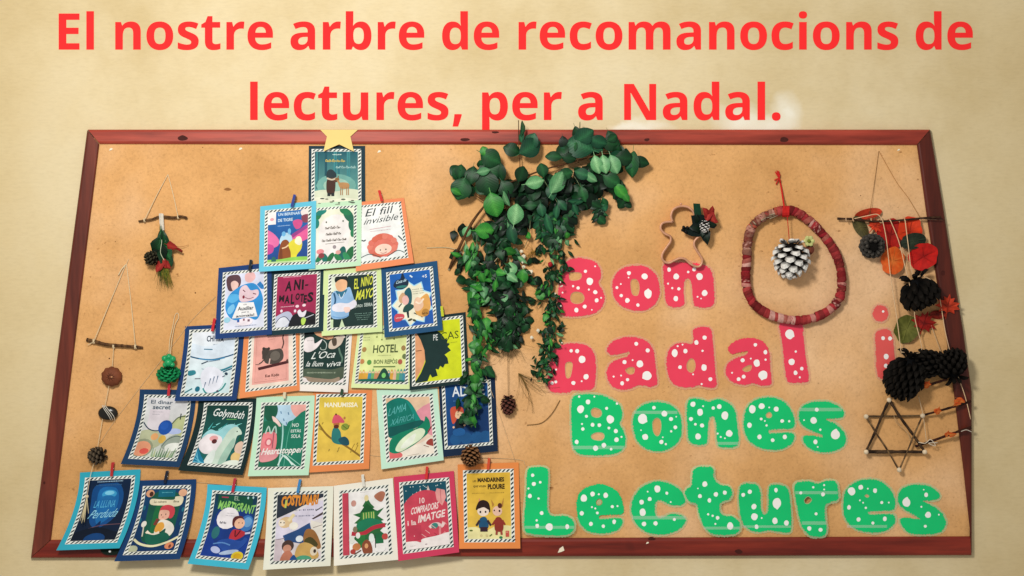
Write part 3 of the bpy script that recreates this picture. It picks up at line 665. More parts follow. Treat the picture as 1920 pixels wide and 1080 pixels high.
def art_rat(c):
    c.grad(0, 0, 1, 1, '#efe2d4', '#eeddcc'); c.grad(.06, -.02, .90, .94, '#eaa99c', '#ecaa9e'); 
    for q in ((.12, 0, .125, .90), (.84, 0, .845, .90), (.12, .90, .845, .905)): c.rect(*q, '#b7746b')
    c.text('La rateta presumida', .24, .02, .72, .06, '#a1474a', .01, 0, -.03); c.line([(.40, .16), (.56, .15)], .006, '#c08078')
    c.blob([(.30, .44), (.38, .36), (.56, .34), (.72, .34), (.78, .44), (.76, .54), (.64, .60), (.46, .60), (.34, .56)], '#4d4640'); c.ell(.58, .46, .12, .09, '#6d655c'); c.blob([(.26, .36), (.30, .30), (.40, .31), (.42, .38), (.34, .46), (.28, .50), (.27, .42)], '#453d38'); c.ell(.30, .31, .035, .028, '#3a322e'); c.ell(.42, .32, .035, .028, '#3a322e')
    c.line([(.36, .46), (.28, .54), (.20, .58)], .02, '#463e38'); c.line([(.46, .50), (.44, .60)], .02, '#e2bdb0'); c.line([(.74, .34), (.78, .24), (.76, .14), (.80, .04)], .02, '#4a3430'); c.line([(.12, .58), (.2, .59)], .01, '#4a3430')
    c.pg([(.18, .64), (.88, .57), (.90, .62), (.20, .69)], '#4c1f22'); c.blob([(.84, .58), (.88, .54), (.90, .62)], '#5a3a34'); c.text('Kes Kodo', .36, .78, .68, .835, '#5d322c', .02); c.tiny(.36, .865, .66, .008, '#cf9a8c')
def art_goose(c):
    c.rect(0, 0, 1, 1, '#183530'); c.blob([(-.1, -.1), (.26, -.1), (.24, .08), (.06, .12), (-.1, .1)], '#0f1c1e'); c.blob([(.22, -.04), (.44, .0), (.62, .06), (.70, .16), (.58, .20), (.44, .16), (.26, .08)], '#d9a27c'); c.line([(.44, .12), (.56, .18)], .02, '#b87852')
    c.blob([(.0, .22), (.06, .14), (.22, .14), (.26, .26), (.44, .18), (.32, .34), (.14, .42), (.0, .38)], '#ece2e2'); c.tiny(.08, .20, .22, .02, '#b5aba8')
    c.blob([(.60, .26), (.66, .20), (.78, .14), (.94, .16), (.90, .28), (.82, .34), (.72, .38), (.60, .36)], '#d7c6b4'); c.blob([(.66, .20), (.76, .18), (.78, .30), (.70, .32)], '#54493c'); c.line([(.78, .10), (.92, .14), (.96, .18)], .03, '#e9ded2'); c.line([(.84, .36), (.88, .46), (.94, .56), (.92, .64)], .03, '#5a7a68')
    c.line([(.46, .20), (.54, .28), (.52, .38), (.42, .38), (.40, .34)], .012, '#b9c6bc')
    c.text("L'Oca", .18, .42, .74, .56, '#e6ece6', .005, .16, -.02); c.text("la llum", .06, .60, .46, .70, '#e6ece6', .005, .14); c.text("viva", .54, .62, .90, .72, '#e6ece6', .005, .14, -.03)
    c.blob([(.0, .76), (.3, .74), (.7, .76), (1.02, .72), (1.05, .94), (.5, 1.0), (-.05, .96)], '#4c5a48'); c.tiny(.1, .82, .8, .03, '#95a08a'); c.blob([(.02, .90), (.3, .92), (.7, .94), (.9, .90), (.8, 1.05), (.1, 1.05)], '#9c8874'); c.blob([(-.1, .94), (.06, .92), (.2, 1.0), (.8, 1.0), (1.1, .88), (1.1, 1.2), (-.1, 1.2)], '#efe6e4')
def art_hotel(c):
    c.grad(0, 0, 1, 1, '#dbe59c', '#e3ea9f'); c.rect(.02, .02, .36, .04, '#8aa060'); c.tiny(.02, .12, .16, .02, '#9aaa70'); c.tiny(.02, .17, .16, .02, '#9aaa70')
    for x, y in ((.32, .12), (.46, .06), (.44, .18), (.72, .18), (.88, .12), (.58, .10)): c.ell(x, y, .022, .016, '#7b8a44', n=8); c.line([(x, y), (x, 0)], .004, '#8a9a5c')
    c.text('HOTEL', .26, .28, .82, .44, '#4c5a34', .02); c.tiny(.38, .49, .66, .012, '#98a468'); c.text('BON REPÒS', .30, .55, .82, .655, '#7c8c54', .03); c.rect(.30, .70, .78, .722, '#5f7a40')
    for x, y, k in ((.06, .36, '#a9844c'), (.94, .36, '#9a7a4c'), (.04, .60, '#c98a54'), (.97, .52, '#6a7a4c'), (.20, .62, '#5c9a4a'), (.88, .62, '#b5604c')): c.ell(x, y, .05, .05, k)
    r = random.Random(5)
    for i in range(15): x = .03 + i * .068; c.blob([(x - .035, 1), (x - .03, .84), (x, .76 + r.uniform(-.02, .05)), (x + .03, .84), (x + .035, 1)], r.choice(['#4c9a92', '#c98f62', '#e0b69a', '#6fae6a', '#3f8aa0', '#d7a23c'])); c.ell(x, .82, .022, .02, '#eac6a4', n=8)
    c.blob([(.40, 1.0), (.42, .90), (.48, .78), (.54, .74), (.60, .78), (.66, .90), (.68, 1.0)], '#1d4a3c'); c.ell(.54, .88, .045, .05, '#7cc86a'); c.blob([(-.1, .98), (.3, .95), (.7, .96), (1.1, .99), (1.1, 1.1), (-.1, 1.1)], '#15675a')
def art_pecas(c):
    c.rect(0, 0, 1, 1, '#d2dc1f'); c.rect(-.1, -.1, .46, .14, '#183431')
    c.blob([(-.1, .10), (.12, .22), (.20, .42), (.22, .60), (.12, .80), (-.1, .98)], '#dd9d70'); c.line([(.02, .46), (.14, .46)], .014, '#7a4a34')
    c.pg([(.0, .12), (.36, .08), (.58, .22), (.66, .32), (.72, .33), (.70, .38), (.76, .41), (.71, .45), (.78, .52), (.64, .58), (.70, .64), (.72, .74), (.64, .74), (.60, .80), (.54, .76), (.50, .82), (.44, .80), (.48, .92), (.36, .94), (.32, .88), (.26, .99), (-.02, 1.0), (.12, .84), (.22, .66), (.20, .46), (.12, .28)], '#14302e')
    c.text('PE', .40, .22, .50, .32, '#dfe4e0', .0); c.text('CAS', .56, .20, .96, .33, '#3c4a14', .0); c.tiny(.70, .39, .92, .012, '#8a9420'); c.pg([(.30, 1.02), (.34, .94), (.38, .98), (.44, .93), (.5, 1.02)], '#d2dc1f')
def art_dinner(c):
    c.grad(0, 0, 1, 1, '#d9d9dc', '#c7ccc0'); c.grad(.1, .2, .6, .6, '#d9cfd6', '#dcd6da')
    c.text('El dinar', .10, .035, .64, .10, '#3f5364', .02, 0, .01); c.text('secret', .16, .13, .60, .195, '#3f5364', .025); c.tiny(.18, .24, .44, .014, '#a3a0a8'); c.tiny(.18, .28, .36, .014, '#a3a0a8')
    c.blob([(.70, .46), (.86, .32), (1.1, .30), (1.1, .70), (.84, .62)], '#b9bf8c'); c.line([(.70, .44), (.82, .33), (1.0, .30)], .02, '#5c6a4c'); c.line([(.88, .26), (.88, .36)], .018, '#22302c')
    c.blob([(-.05, .60), (.2, .54), (.5, .60), (.6, .74), (.4, .86), (.1, .84), (-.05, .76)], '#b3b795'); c.ell(.36, .66, .09, .06, '#e0a56c'); c.ell(.56, .70, .09, .07, '#d3ac50'); c.ell(.80, .56, .18, .05, '#b5c3ea')
    c.line([(.0, .42), (.14, .52), (.3, .56), (.48, .55)], .018, '#274052'); c.ell(.56, .50, .17, .125, '#1c50a4'); c.ell(.53, .47, .10, .07, '#2358b0')
    c.blob([(.60, .84), (.66, .70), (.84, .62), (1.05, .68), (1.05, .90)], '#9aa597'); c.blob([(.68, .82), (.8, .76), (1.02, .76), (1.02, .86), (.76, .90)], '#e6e9e0'); c.line([(.6, .82), (.7, .7), (.88, .64), (1.04, .66)], .014, '#55645c')
    c.ell(.14, .86, .26, .16, '#8f957a'); c.ell(.14, .87, .22, .13, '#e29a76'); c.ell(.22, .91, .11, .05, '#d9574c')
    for i in range(10): c.line([(.45 + i * .05, 1.05), (.42 + i * .06, .84 + (i % 3) * .03)], .035, random.choice(['#6d9366', '#8aa67c', '#5a8458', '#a9b87c']), taper=True)
def art_whale(c):
    c.grad(0, 0, 1, 1, '#123a34', '#1c6c66'); c.text('Golymóth', .12, .05, .86, .22, '#eef3ee', .008, .12, .05); c.line([(.5, .24), (.74, .235)], .014, '#5fae5a')
    for i in range(9): c.line([(.12 + i * .08, .42 - (i % 3) * .04), (.20 + i * .085, .30 + (i % 2) * .06)], .02, random.choice(['#57c7c4', '#2e9c9c', '#8be2dc']), taper=True)
    c.blob([(.02, .56), (.16, .42), (.34, .44), (.52, .34), (.70, .32), (.84, .40), (.74, .56), (.44, .64), (.2, .68)], '#9bd4d8'); c.blob([(.0, .62), (.14, .50), (.34, .50), (.5, .58), (.44, .78), (.2, .84), (.02, .74)], '#ece4e6'); c.ell(.30, .57, .10, .05, '#e6a5a5'); c.ell(.33, .62, .06, .04, '#5a2626')
    c.blob([(.40, .98), (.42, .80), (.50, .62), (.60, .44), (.74, .36), (.86, .40), (.92, .48), (.82, .52), (.80, .70), (.70, .84), (.66, 1.02)], '#c9dccb'); c.blob([(.56, 1.0), (.60, .78), (.74, .56), (.80, .62), (.74, .86), (.68, 1.02)], '#a5c8b5'); c.ell(.80, .44, .014, .012, '#1a2a2c', n=8)
    c.blob([(.24, 1.02), (.28, .84), (.40, .76), (.44, .90), (.40, 1.02)], '#dfe9e2'); c.blob([(.0, .74), (.12, .86), (.26, 1.02), (-.1, 1.1), (-.1, .72)], '#1d7fa2')
    for i in range(4): c.line([(.0, .80 + i * .06), (.14 + i * .04, 1.0)], .012, '#6cc2d8')
    c.blob([(.80, .84), (.92, .76), (1.05, .78), (1.05, .98), (.86, .96)], '#e3c382'); c.blob([(.84, .66), (.96, .60), (1.05, .70), (1.05, .80), (.86, .78)], '#e4c4ae'); c.blob([(.66, .98), (.84, .92), (1.05, .94), (1.05, 1.1), (.6, 1.1)], '#e6eee0'); c.pg([(.86, .6), (.9, .50), (.94, .6)], '#1d5a3a')
def art_hearts(c):
    c.rect(0, 0, 1, 1, '#2a7a66'); c.blob([(.28, .0), (.66, -.05), (.72, .12), (.80, .22), (.56, .34), (.36, .24), (.24, .14)], '#b5d3e6'); c.blob([(-.05, .04), (.1, -.04), (.3, .0), (.32, .14), (.20, .26), (.06, .22)], '#1d5a44'); c.blob([(.64, .0), (1.05, -.05), (1.05, .14), (.78, .20)], '#e8aaa0')
    c.blob([(.20, .18), (.32, .22), (.44, .34), (.30, .32)], '#f0d0c8'); c.blob([(-.1, .34), (.04, .26), (.24, .26), (.40, .36), (.46, .5), (.44, 1.05), (-.1, 1.05)], '#1f6a4e'); c.blob([(.56, .36), (.72, .24), (1.05, .14), (1.05, 1.05), (.48, 1.05)], '#1c7a60')
    c.line([(.47, .30), (.50, .55), (.48, 1.02)], .022, '#a7d8ce'); c.line([(.72, .24), (.62, .5), (.60, 1.02)], .012, '#57a890')
    for x, y in ((.40, .10), (.58, .12), (.48, .22), (.55, .28)): c.line([(x, y), (x + .02, y + .04)], .016, '#5480a4')
    c.blob([(.02, .50), (.08, .44), (.30, .44), (.36, .52), (.36, .70), (.26, .78), (.02, .74)], '#e8858a'); c.line([(.08, .46), (.14, .34), (.20, .46)], .02, '#b7d5c8'); c.line([(.22, .46), (.30, .34), (.34, .46)], .02, '#b7d5c8'); c.ell(.18, .60, .09, .07, '#d06570'); c.ell(.18, .60, .05, .045, '#f0c8c4'); c.line([(.28, .40), (.28, .70)], .018, '#9c5a64')
    c.text('NO', .70, .30, .86, .36, '#d8e8de', .02); c.text('ESTÀS', .68, .39, .92, .45, '#d8e8de', .02); c.text('SOLA', .70, .48, .92, .54, '#d8e8de', .02)
    c.blob([(.0, .82), (.05, .74), (.4, .72), (.44, .82), (.3, .90), (.05, .92)], '#e1969a'); c.text('Heartstopper', .02, .70, .98, .84, '#f2efe8', .02, .06, -.03); c.line([(.46, .98), (.58, .82), (.80, .98)], .022, '#d6efe6'); c.line([(.52, .80), (.92, 1.02)], .02, '#d6efe6'); c.line([(.62, .80), (1.0, .99)], .012, '#8cccb6')
def art_branch(c):
    c.grad(0, 0, 1, 1, '#dfc44c', '#e6c052'); c.text('MANUMISSA', .12, .08, .90, .155, '#f6efd6', .03, 0, .01)
    c.line([(.0, .40), (.18, .56), (.36, .66), (.64, .76), (1.02, .95)], .030, '#8a6a28'); c.line([(.12, .52), (.02, .48)], .01, '#8a6a28'); c.line([(.8, .82), (.86, .74)], .01, '#8a6a28'); c.line([(.88, .86), (.94, .76)], .01, '#8a6a28')
    c.blob([(.32, .62), (.34, .50), (.42, .46), (.52, .54), (.56, .64), (.70, .66), (.70, .74), (.50, .74), (.36, .70)], '#2c7a76'); c.blob([(.48, .66), (.62, .62), (.72, .68), (.72, .76), (.56, .74)], '#1f4f5c'); c.ell(.62, .47, .09, .055, '#8a9a3c'); c.line([(.56, .44), (.68, .50), (.72, .44)], .012, '#5a6a20')
    c.ell(.42, .42, .07, .05, '#b86a3c'); c.ell(.42, .46, .06, .03, '#5c2a1e'); c.blob([(.32, .40), (.36, .28), (.46, .28), (.56, .34), (.60, .40), (.46, .40)], '#d9586a'); c.ell(.40, .27, .02, .016, '#5c2a1e'); c.ell(.60, .33, .025, .02, '#b8744a')
    for x, y in ((.1, .40), (.06, .46), (.28, .82), (.48, .84), (.50, .80), (.92, .74), (.78, .86)): c.ell(x, y, .012, .022, '#a58a3a', 30, 8)
def art_hat(c):
    c.grad(0, 0, 1, 1, '#e3bf9c', '#edd6c4'); c.blob([(.62, .30), (1.1, .12), (1.1, .66), (.82, .60)], '#df93a0'); c.blob([(-.05, .78), (.3, .84), (.7, .80), (1.1, .70), (1.1, 1.1), (-.05, 1.1)], '#efe4d4'); c.blob([(-.05, .86), (.08, .84), (.3, .96), (.1, 1.05), (-.05, 1.05)], '#dd6a6a')
    c.blob([(-.04, .16), (.06, .06), (.28, .0), (.48, .04), (.60, .14), (.70, .30), (.78, .46), (.60, .54), (.30, .60), (.04, .66), (-.04, .44)], '#0d7466')
    c.blob([(.46, .06), (.58, .12), (.72, .34), (.78, .46), (.66, .44), (.56, .22)], '#128a7c'); c.blob([(-.04, .5), (.3, .46), (.76, .40), (.80, .48), (.4, .56), (.0, .64)], '#0a5550')
    c.blob([(.0, .84), (.06, .68), (.30, .58), (.62, .54), (.82, .44), (.88, .34), (.96, .44), (.94, .60), (.76, .72), (.5, .84), (.2, .92), (.04, .90)], '#0f7f5e'); c.blob([(.14, .86), (.26, .72), (.5, .60), (.74, .54), (.84, .60), (.74, .72), (.5, .82), (.26, .90)], '#dfeccb'); c.blob([(.26, .84), (.4, .72), (.62, .62), (.56, .76), (.4, .84)], '#ecf2e2')
    c.text('LAMIA', .02, .17, .44, .30, '#58b0ac', .0, .14, -.08); c.text('XÀFRICA', .06, .33, .60, .46, '#58b0ac', .0, .12, -.08); c.line([(.90, .62), (1.0, .52)], .02, '#8a2c34'); c.blob([(.84, .82), (.94, .74), (1.06, .78), (1.06, .88)], '#9c4038'); c.line([(.78, .84), (.9, .88)], .01, '#7a4a3a'); c.line([(.4, .985), (.66, .975)], .006, '#a89c8c')
def art_adele(c):
    c.grad(0, 0, 1, 1, '#134a84', '#124076'); c.blob([(.3, .4), (.7, .34), (1.1, .5), (1.1, .9), (.6, .8), (.3, .7)], '#0f3566'); c.text('ADELE', .16, .03, .92, .20, '#e9f0f4', .012); c.tiny(.18, .27, .5, .02, '#4d7cae')
    for x in (.2, .45, .7, .9): c.ell(x, .9, .14, .1, '#1c5488')
    c.blob([(.10, .48), (.12, .38), (.26, .36), (.40, .40), (.40, .54), (.34, .58), (.30, .46), (.22, .60), (.14, .64)], '#cf553c'); c.ell(.30, .50, .10, .07, '#eec49c'); c.blob([(.10, .44), (.16, .37), (.34, .37), (.38, .46), (.24, .44), (.18, .56)], '#cf553c'); c.line([(.26, .50), (.30, .505)], .01, '#402020'); c.line([(.34, .50), (.37, .495)], .01, '#402020')
    c.blob([(.20, .64), (.26, .57), (.36, .57), (.42, .64), (.38, .74), (.22, .74)], '#15202c'); c.ell(.16, .70, .025, .018, '#eec49c'); c.ell(.42, .68, .025, .018, '#eec49c'); c.ell(.38, .62, .03, .03, '#c8403c'); c.blob([(.14, .76), (.3, .72), (.42, .76), (.40, .84), (.18, .84)], '#1f5c98')
def art_moon(c):
    c.grad(0, 0, 1, 1, '#0c2442', '#0b1c34'); c.blob([(.18, .10), (.7, .06), (.88, .3), (.80, .62), (.5, .80), (.26, .70), (.16, .40)], '#104a86'); c.blob([(.30, .16), (.66, .14), (.78, .34), (.72, .58), (.46, .74), (.32, .52)], '#1a68a8')
    c.ell(.54, .24, .17, .07, '#3c9ccc'); c.ell(.54, .22, .11, .035, '#7cc8e4'); c.ell(.52, .30, .15, .04, '#1f6ca8')
    c.tiny(.22, .03, .82, .018, '#a9c8dc'); c.tiny(.2, .09, .8, .02, '#35618c'); c.text('LA LLUNA', .24, .34, .72, .46, '#58b4dc', .0, .04); c.text('Perduda', .18, .50, .80, .64, '#8fd0e4', .0, .16, -.02)
    c.blob([(.36, .84), (.42, .76), (.50, .68), (.52, .74), (.46, .86)], '#0a2a58'); c.line([(.1, .86), (.5, .76), (.98, .74)], .012, '#6a4c54'); c.blob([(-.1, .92), (.2, .82), (.5, .78), (.8, .84), (1.1, .92), (1.1, 1.1), (-.1, 1.1)], '#071426'); c.ell(.52, .98, .24, .10, '#0e3e74')
def art_cook(c):
    c.grad(0, 0, 1, 1, '#123f66', '#0f3460'); c.blob([(.2, .08), (.8, .08), (.86, .5), (.78, .84), (.22, .84), (.14, .5)], '#175544'); c.blob([(.3, .3), (.5, .26), (.56, .6), (.34, .74)], '#1e6a3e')
    c.ell(.12, .07, .10, .06, '#dba27c'); c.ell(.15, .08, .05, .04, '#4c2a20'); c.ell(.90, .07, .10, .06, '#e6b08c'); c.rect(.32, .02, .72, .13, '#13657c'); c.tiny(.4, .06, .66, .012, '#6ac0cc')
    c.blob([(.16, .16), (.4, .17), (.7, .18), (.74, .13), (.92, .14), (.90, .26), (.74, .29), (.5, .27), (.18, .25)], '#e6dcbc'); c.text('La cuinera', .24, .185, .54, .225, '#6e6a52', .02); c.text('fina', .70, .19, .84, .225, '#6e6a52', .02)
    c.blob([(.42, .36), (.46, .28), (.60, .26), (.74, .30), (.78, .40), (.72, .48), (.58, .44), (.50, .38)], '#cf4650'); c.blob([(.42, .36), (.50, .34), (.64, .36), (.66, .46), (.56, .50), (.44, .48)], '#e9b49c'); c.ell(.48, .42, .012, .012, '#3a2420', n=8); c.ell(.58, .41, .012, .012, '#3a2420', n=8); c.line([(.50, .455), (.55, .455)], .008, '#a0403c')
    c.line([(.42, .48), (.38, .58)], .05, '#7c3a32'); c.blob([(.46, .52), (.60, .50), (.78, .56), (.86, .66), (.80, .76), (.68, .74), (.66, .64), (.54, .70), (.42, .70)], '#e9e2d4'); c.blob([(.44, .56), (.56, .54), (.62, .62), (.54, .70), (.42, .68)], '#e2a446'); c.line([(.54, .70), (.38, .74), (.24, .68)], .045, '#efe2cc')
    c.ell(.13, .56, .06, .05, '#e2ded2'); c.line([(.14, .60), (.18, .76)], .02, '#d5cdb8'); c.blob([(.24, .72), (.44, .74), (.66, .70), (.80, .78), (.66, .88), (.34, .88)], '#16604c')
    c.line([(.02, .80), (.2, .88), (.5, .92), (.8, .86), (1.0, .78)], .035, '#e3dfb4'); c.ell(.06, .97, .13, .07, '#b8bc9c'); c.ell(.86, .92, .10, .055, '#d98a62'); c.ell(.88, .93, .03, .03, '#7a3a2c')
    for x, y in ((.04, .3), (.96, .34), (.02, .5), (.98, .56)): c.ell(x, y, .03, .04, '#1f6a80')
def art_vampire(c):
    c.grad(0, 0, 1, 1, '#113c4a', '#173c92'); c.blob([(-.1, .66), (1.1, .66), (1.1, 1.1), (-.1, 1.1)], '#163c92'); c.blob([(.14, .26), (.86, .26), (.96, .5), (.80, .74), (.4, .84), (.14, .68)], '#163880')
    c.rect(.08, .02, .90, .20, '#16503c'); c.ell(.78, .04, .02, .02, '#b8dce0'); c.ell(.90, .03, .02, .02, '#b8dce0'); c.line([(.16, .05), (.32, .05)], .02, '#a83a58'); c.text('EL', .46, .02, .58, .09, '#9fb5a0', .01); c.text('MARTIGRANT', .10, .10, .96, .24, '#8fce6a', .03, .04, .05, .01)
    c.ell(.38, .38, .26, .17, '#eee9ec', -35); c.tiny(.34, .30, .52, .010, '#a09aa4'); c.tiny(.32, .34, .54, .010, '#a09aa4'); c.scrib(.22, .46, .38, .02, '#4a4a5a', .012, 3); c.ell(.18, .62, .09, .10, '#2b6c70')
    c.ell(.84, .44, .16, .13, '#3a74b8'); c.ell(.86, .42, .10, .08, '#6ba0d0'); c.blob([(.50, .40), (.56, .34), (.72, .34), (.78, .44), (.66, .46), (.54, .50)], '#5c2a2a'); c.ell(.68, .45, .12, .085, '#efbc9c'); c.ell(.66, .44, .012, .01, '#2a1a1a', n=8); c.ell(.74, .44, .012, .01, '#2a1a1a', n=8)
    c.blob([(.52, .68), (.56, .56), (.70, .55), (.86, .58), (.84, .64), (.72, .70), (.58, .72)], '#b8303c'); c.line([(.62, .56), (.66, .66), (.74, .56)], .02, '#5a1420'); c.line([(.86, .60), (.98, .58)], .03, '#c9cce8')
    c.blob([(.28, .76), (.5, .70), (.8, .72), (.88, .66), (.96, .70), (.84, .84), (.6, .92), (.4, .86)], '#244c9c'); c.ell(.30, .89, .12, .05, '#b9c2e6', 20); c.ell(.62, .91, .22, .035, '#a9bcd8', -14); c.line([(.2, .8), (.4, .77), (.6, .80)], .02, '#5c8cc8'); c.ell(.84, .96, .14, .075, '#d8c230'); c.ell(.84, .96, .09, .045, '#cfa41e')
def art_sloth(c):
    c.grad(0, 0, 1, 1, '#e4dfdc', '#d9cfd2'); c.pg([(0, 0), (1, 0), (1, .05), (.55, .18), (.4, .24), (0, .36)], '#2b3440'); c.blob([(.0, .42), (.16, .32), (.44, .26), (.76, .14), (1.05, .12), (1.05, .34), (.8, .42), (.56, .56), (.2, .66), (.0, .66)], '#dcd6e6')
    c.text('COSTUMARI', .08, .01, .88, .18, '#df8e34', .05, .03, -.01, .01); c.line([(.2, .08), (.18, .2)], .03, '#c6cc5c'); c.tiny(.40, .24, .92, .024, '#7b7c92', 4); c.tiny(.36, .33, .82, .022, '#8c8ca2', 6); c.pg([(.76, .38), (1.0, .28), (1.0, .32), (.8, .39)], '#4a3c3c')
    c.ell(.20, .42, .15, .085, '#dcbf92', -10); c.ell(.12, .43, .075, .05, '#efe2cc'); c.ell(.10, .42, .014, .012, '#2a1e1a', n=8); c.ell(.17, .425, .014, .012, '#2a1e1a', n=8); c.line([(.26, .40), (.38, .30)], .05, '#e8d6a6'); c.ell(.38, .48, .10, .06, '#efeadd')
    c.pg([(.72, .44), (.78, .58), (.82, .72), (.6, .76), (.2, .70), (.16, .62), (.46, .54)], '#2a4c7e'); c.pg([(.74, .40), (1.0, .46), (1.0, .90), (.80, .80)], '#e6e0d4'); c.line([(.8, .52), (1.0, .48)], .01, '#8a8078')
    c.line([(0, .68), (.2, .66)], .01, '#8c7c84'); c.line([(0, .86), (.18, .82)], .01, '#8c7c84'); c.rect(0, .68, .16, 1, '#cfc0c6')
    c.ell(.28, .78, .13, .09, '#4a3630'); c.ell(.27, .82, .09, .06, '#c98f76'); c.blob([(.14, 1.02), (.2, .88), (.34, .86), (.42, 1.02)], '#b9755c'); c.ell(.52, .68, .08, .05, '#dfe6ea')
    c.blob([(.60, .66), (.66, .54), (.82, .56), (.94, .70), (.98, .84), (.80, .84), (.64, .76)], '#9a6a3a'); c.blob([(.62, .72), (.76, .66), (.92, .78), (.8, .84)], '#4a4420'); c.blob([(.44, .96), (.50, .78), (.66, .74), (.86, .82), (.94, .98), (.6, 1.05)], '#c9a25c'); c.ell(.84, .88, .08, .07, '#e0d2b8'); c.ell(.86, .88, .03, .03, '#3a2a20'); c.blob([(.40, 1.02), (.56, .94), (.76, .96), (.8, 1.05)], '#4c9a78'); c.blob([(.34, 1.0), (.42, .92), (.5, 1.02)], '#1e4c86'); c.line([(.98, .2), (.84, .26)], .012, '#4a4a4a')
def art_xmastree(c):
    c.rect(0, 0, 1, 1, '#eeebe8'); c.rect(.0, 0, .14, 1, '#c44557'); c.line([(.14, 0), (.14, 1)], .008, '#9c3444'); c.tiny(.42, .02, .62, .010, '#b5b0ac')
    c.pg([(.58, .12), (.66, .22), (.74, .28), (.68, .30), (.80, .34), (.96, .30), (.80, .42), (.94, .50), (.78, .52), (1.0, .56), (.84, .66), (.96, .74), (.34, .82), (.24, .74), (.36, .66), (.22, .60), (.38, .52), (.26, .50), (.40, .42), (.24, .36), (.42, .34), (.50, .26), (.46, .24)], '#2a6b3a')
    c.pg([(.4, .34), (.56, .20), (.74, .32), (.60, .36)], '#1d5a30'); c.rect(.44, .34, .74, .46, '#3f8a3e')
    for x in (.48, .54, .60, .66, .71): c.line([(x, .35), (x, .46)], .012, '#c9cf7c')
    c.blob([(.34, .50), (.58, .44), (.86, .50), (.90, .60), (.6, .64), (.34, .60)], '#1c7a56'); c.line([(.2, .66), (.45, .68), (.7, .60), (.96, .58)], .065, '#b8303f'); c.rect(.34, .70, .50, .90, '#2a7a3a'); c.rect(.72, .70, .90, .86, '#1e6a40'); c.line([(.72, .72), (.72, .96)], .012, '#2a3a30')
    c.ell(.56, .12, .05, .05, '#ead9a4'); c.ell(.26, .18, .06, .05, '#c59084'); c.blob([(.74, .10), (.90, .04), (1.0, .08), (.92, .20), (.82, .18)], '#b07058'); c.ell(.28, .60, .05, .05, '#8a7a62'); c.ell(.20, .76, .06, .06, '#e4e6dc'); c.ell(.34, .70, .05, .05, '#e8e6e0'); c.ell(.64, .76, .06, .07, '#dfe8e2')
    c.blob([(.46, 1.0), (.42, .86), (.52, .78), (.62, .84), (.64, 1.0)], '#8a4a30'); c.ell(.30, .88, .09, .06, '#c47c4c'); c.ell(.52, .88, .04, .04, '#d9a06c'); c.ell(.94, .76, .07, .05, '#c04a44'); c.ell(.22, .95, .06, .04, '#b04038'); c.ell(.82, .95, .12, .05, '#f0eeea'); c.line([(.24, 1.0), (.4, .94)], .02, '#6a5040')
def art_balloons(c):
    c.grad(0, 0, 1, .6, '#174f60', '#1a5666'); r = random.Random(4)
    for i in range(16): c.ell(r.uniform(0, 1), r.uniform(.02, .2), .012, .009, '#cfe0da', n=6)
    for x, y in ((.06, .26), (.22, .17), (.40, .10), (.58, .07)): c.pg([(x - .04, y + .06), (x, y - .03), (x + .04, y + .06)], '#dfc8c0')
    c.blob([(-.1, .50), (.0, .30), (.22, .16), (.5, .11), (.76, .16), (.94, .30), (1.05, .46), (1.05, 1.0), (-.1, 1.0)], '#cc4658')
    c.pg([(.78, .10), (.96, .14), (.98, .26), (.88, .38), (.76, .28), (.74, .16)], '#e59c98'); c.line([(.86, .12), (.86, .34)], .01, '#c06a6c')
    c.text('10', .36, .22, .48, .31, '#f2dcd6', .015, .05); c.text('COMPRADORS', .14, .36, .78, .47, '#f2dcd6', .025, .05, -.05); c.text('i la', .06, .55, .26, .63, '#f2dcd6', .02); c.text('IMATGE', .30, .49, .92, .61, '#f2dcd6', .03, .05, -.05)
    c.line([(.56, .70), (.64, .66), (.76, .66), (.84, .70), (.90, .64)], .05, '#edd0cc'); c.ell(.68, .68, .08, .045, '#3e8a80'); c.line([(.80, .70), (.80, .84), (.92, .80)], .035, '#e2888c')
    for i in range(8): x = r.uniform(.34, .95); y = r.uniform(.62, .88); c.line([(x, y), (x + .10, y + .06)], .010, r.choice(['#8e2440', '#eab0ac', '#a93048']))
    c.rect(.04, .64, .36, .86, '#c03c52'); c.ell(.20, .80, .012, .01, '#f0c0bc', n=6); c.blob([(-.1, .90), (.2, .88), (.34, .91), (.38, .86), (.7, .84), (1.1, .82), (1.1, 1.1), (-.1, 1.1)], '#efe6e2'); c.tiny(.10, .95, .22, .014, '#c0b4b4'); c.ell(.46, .95, .03, .012, '#b8a8a8')
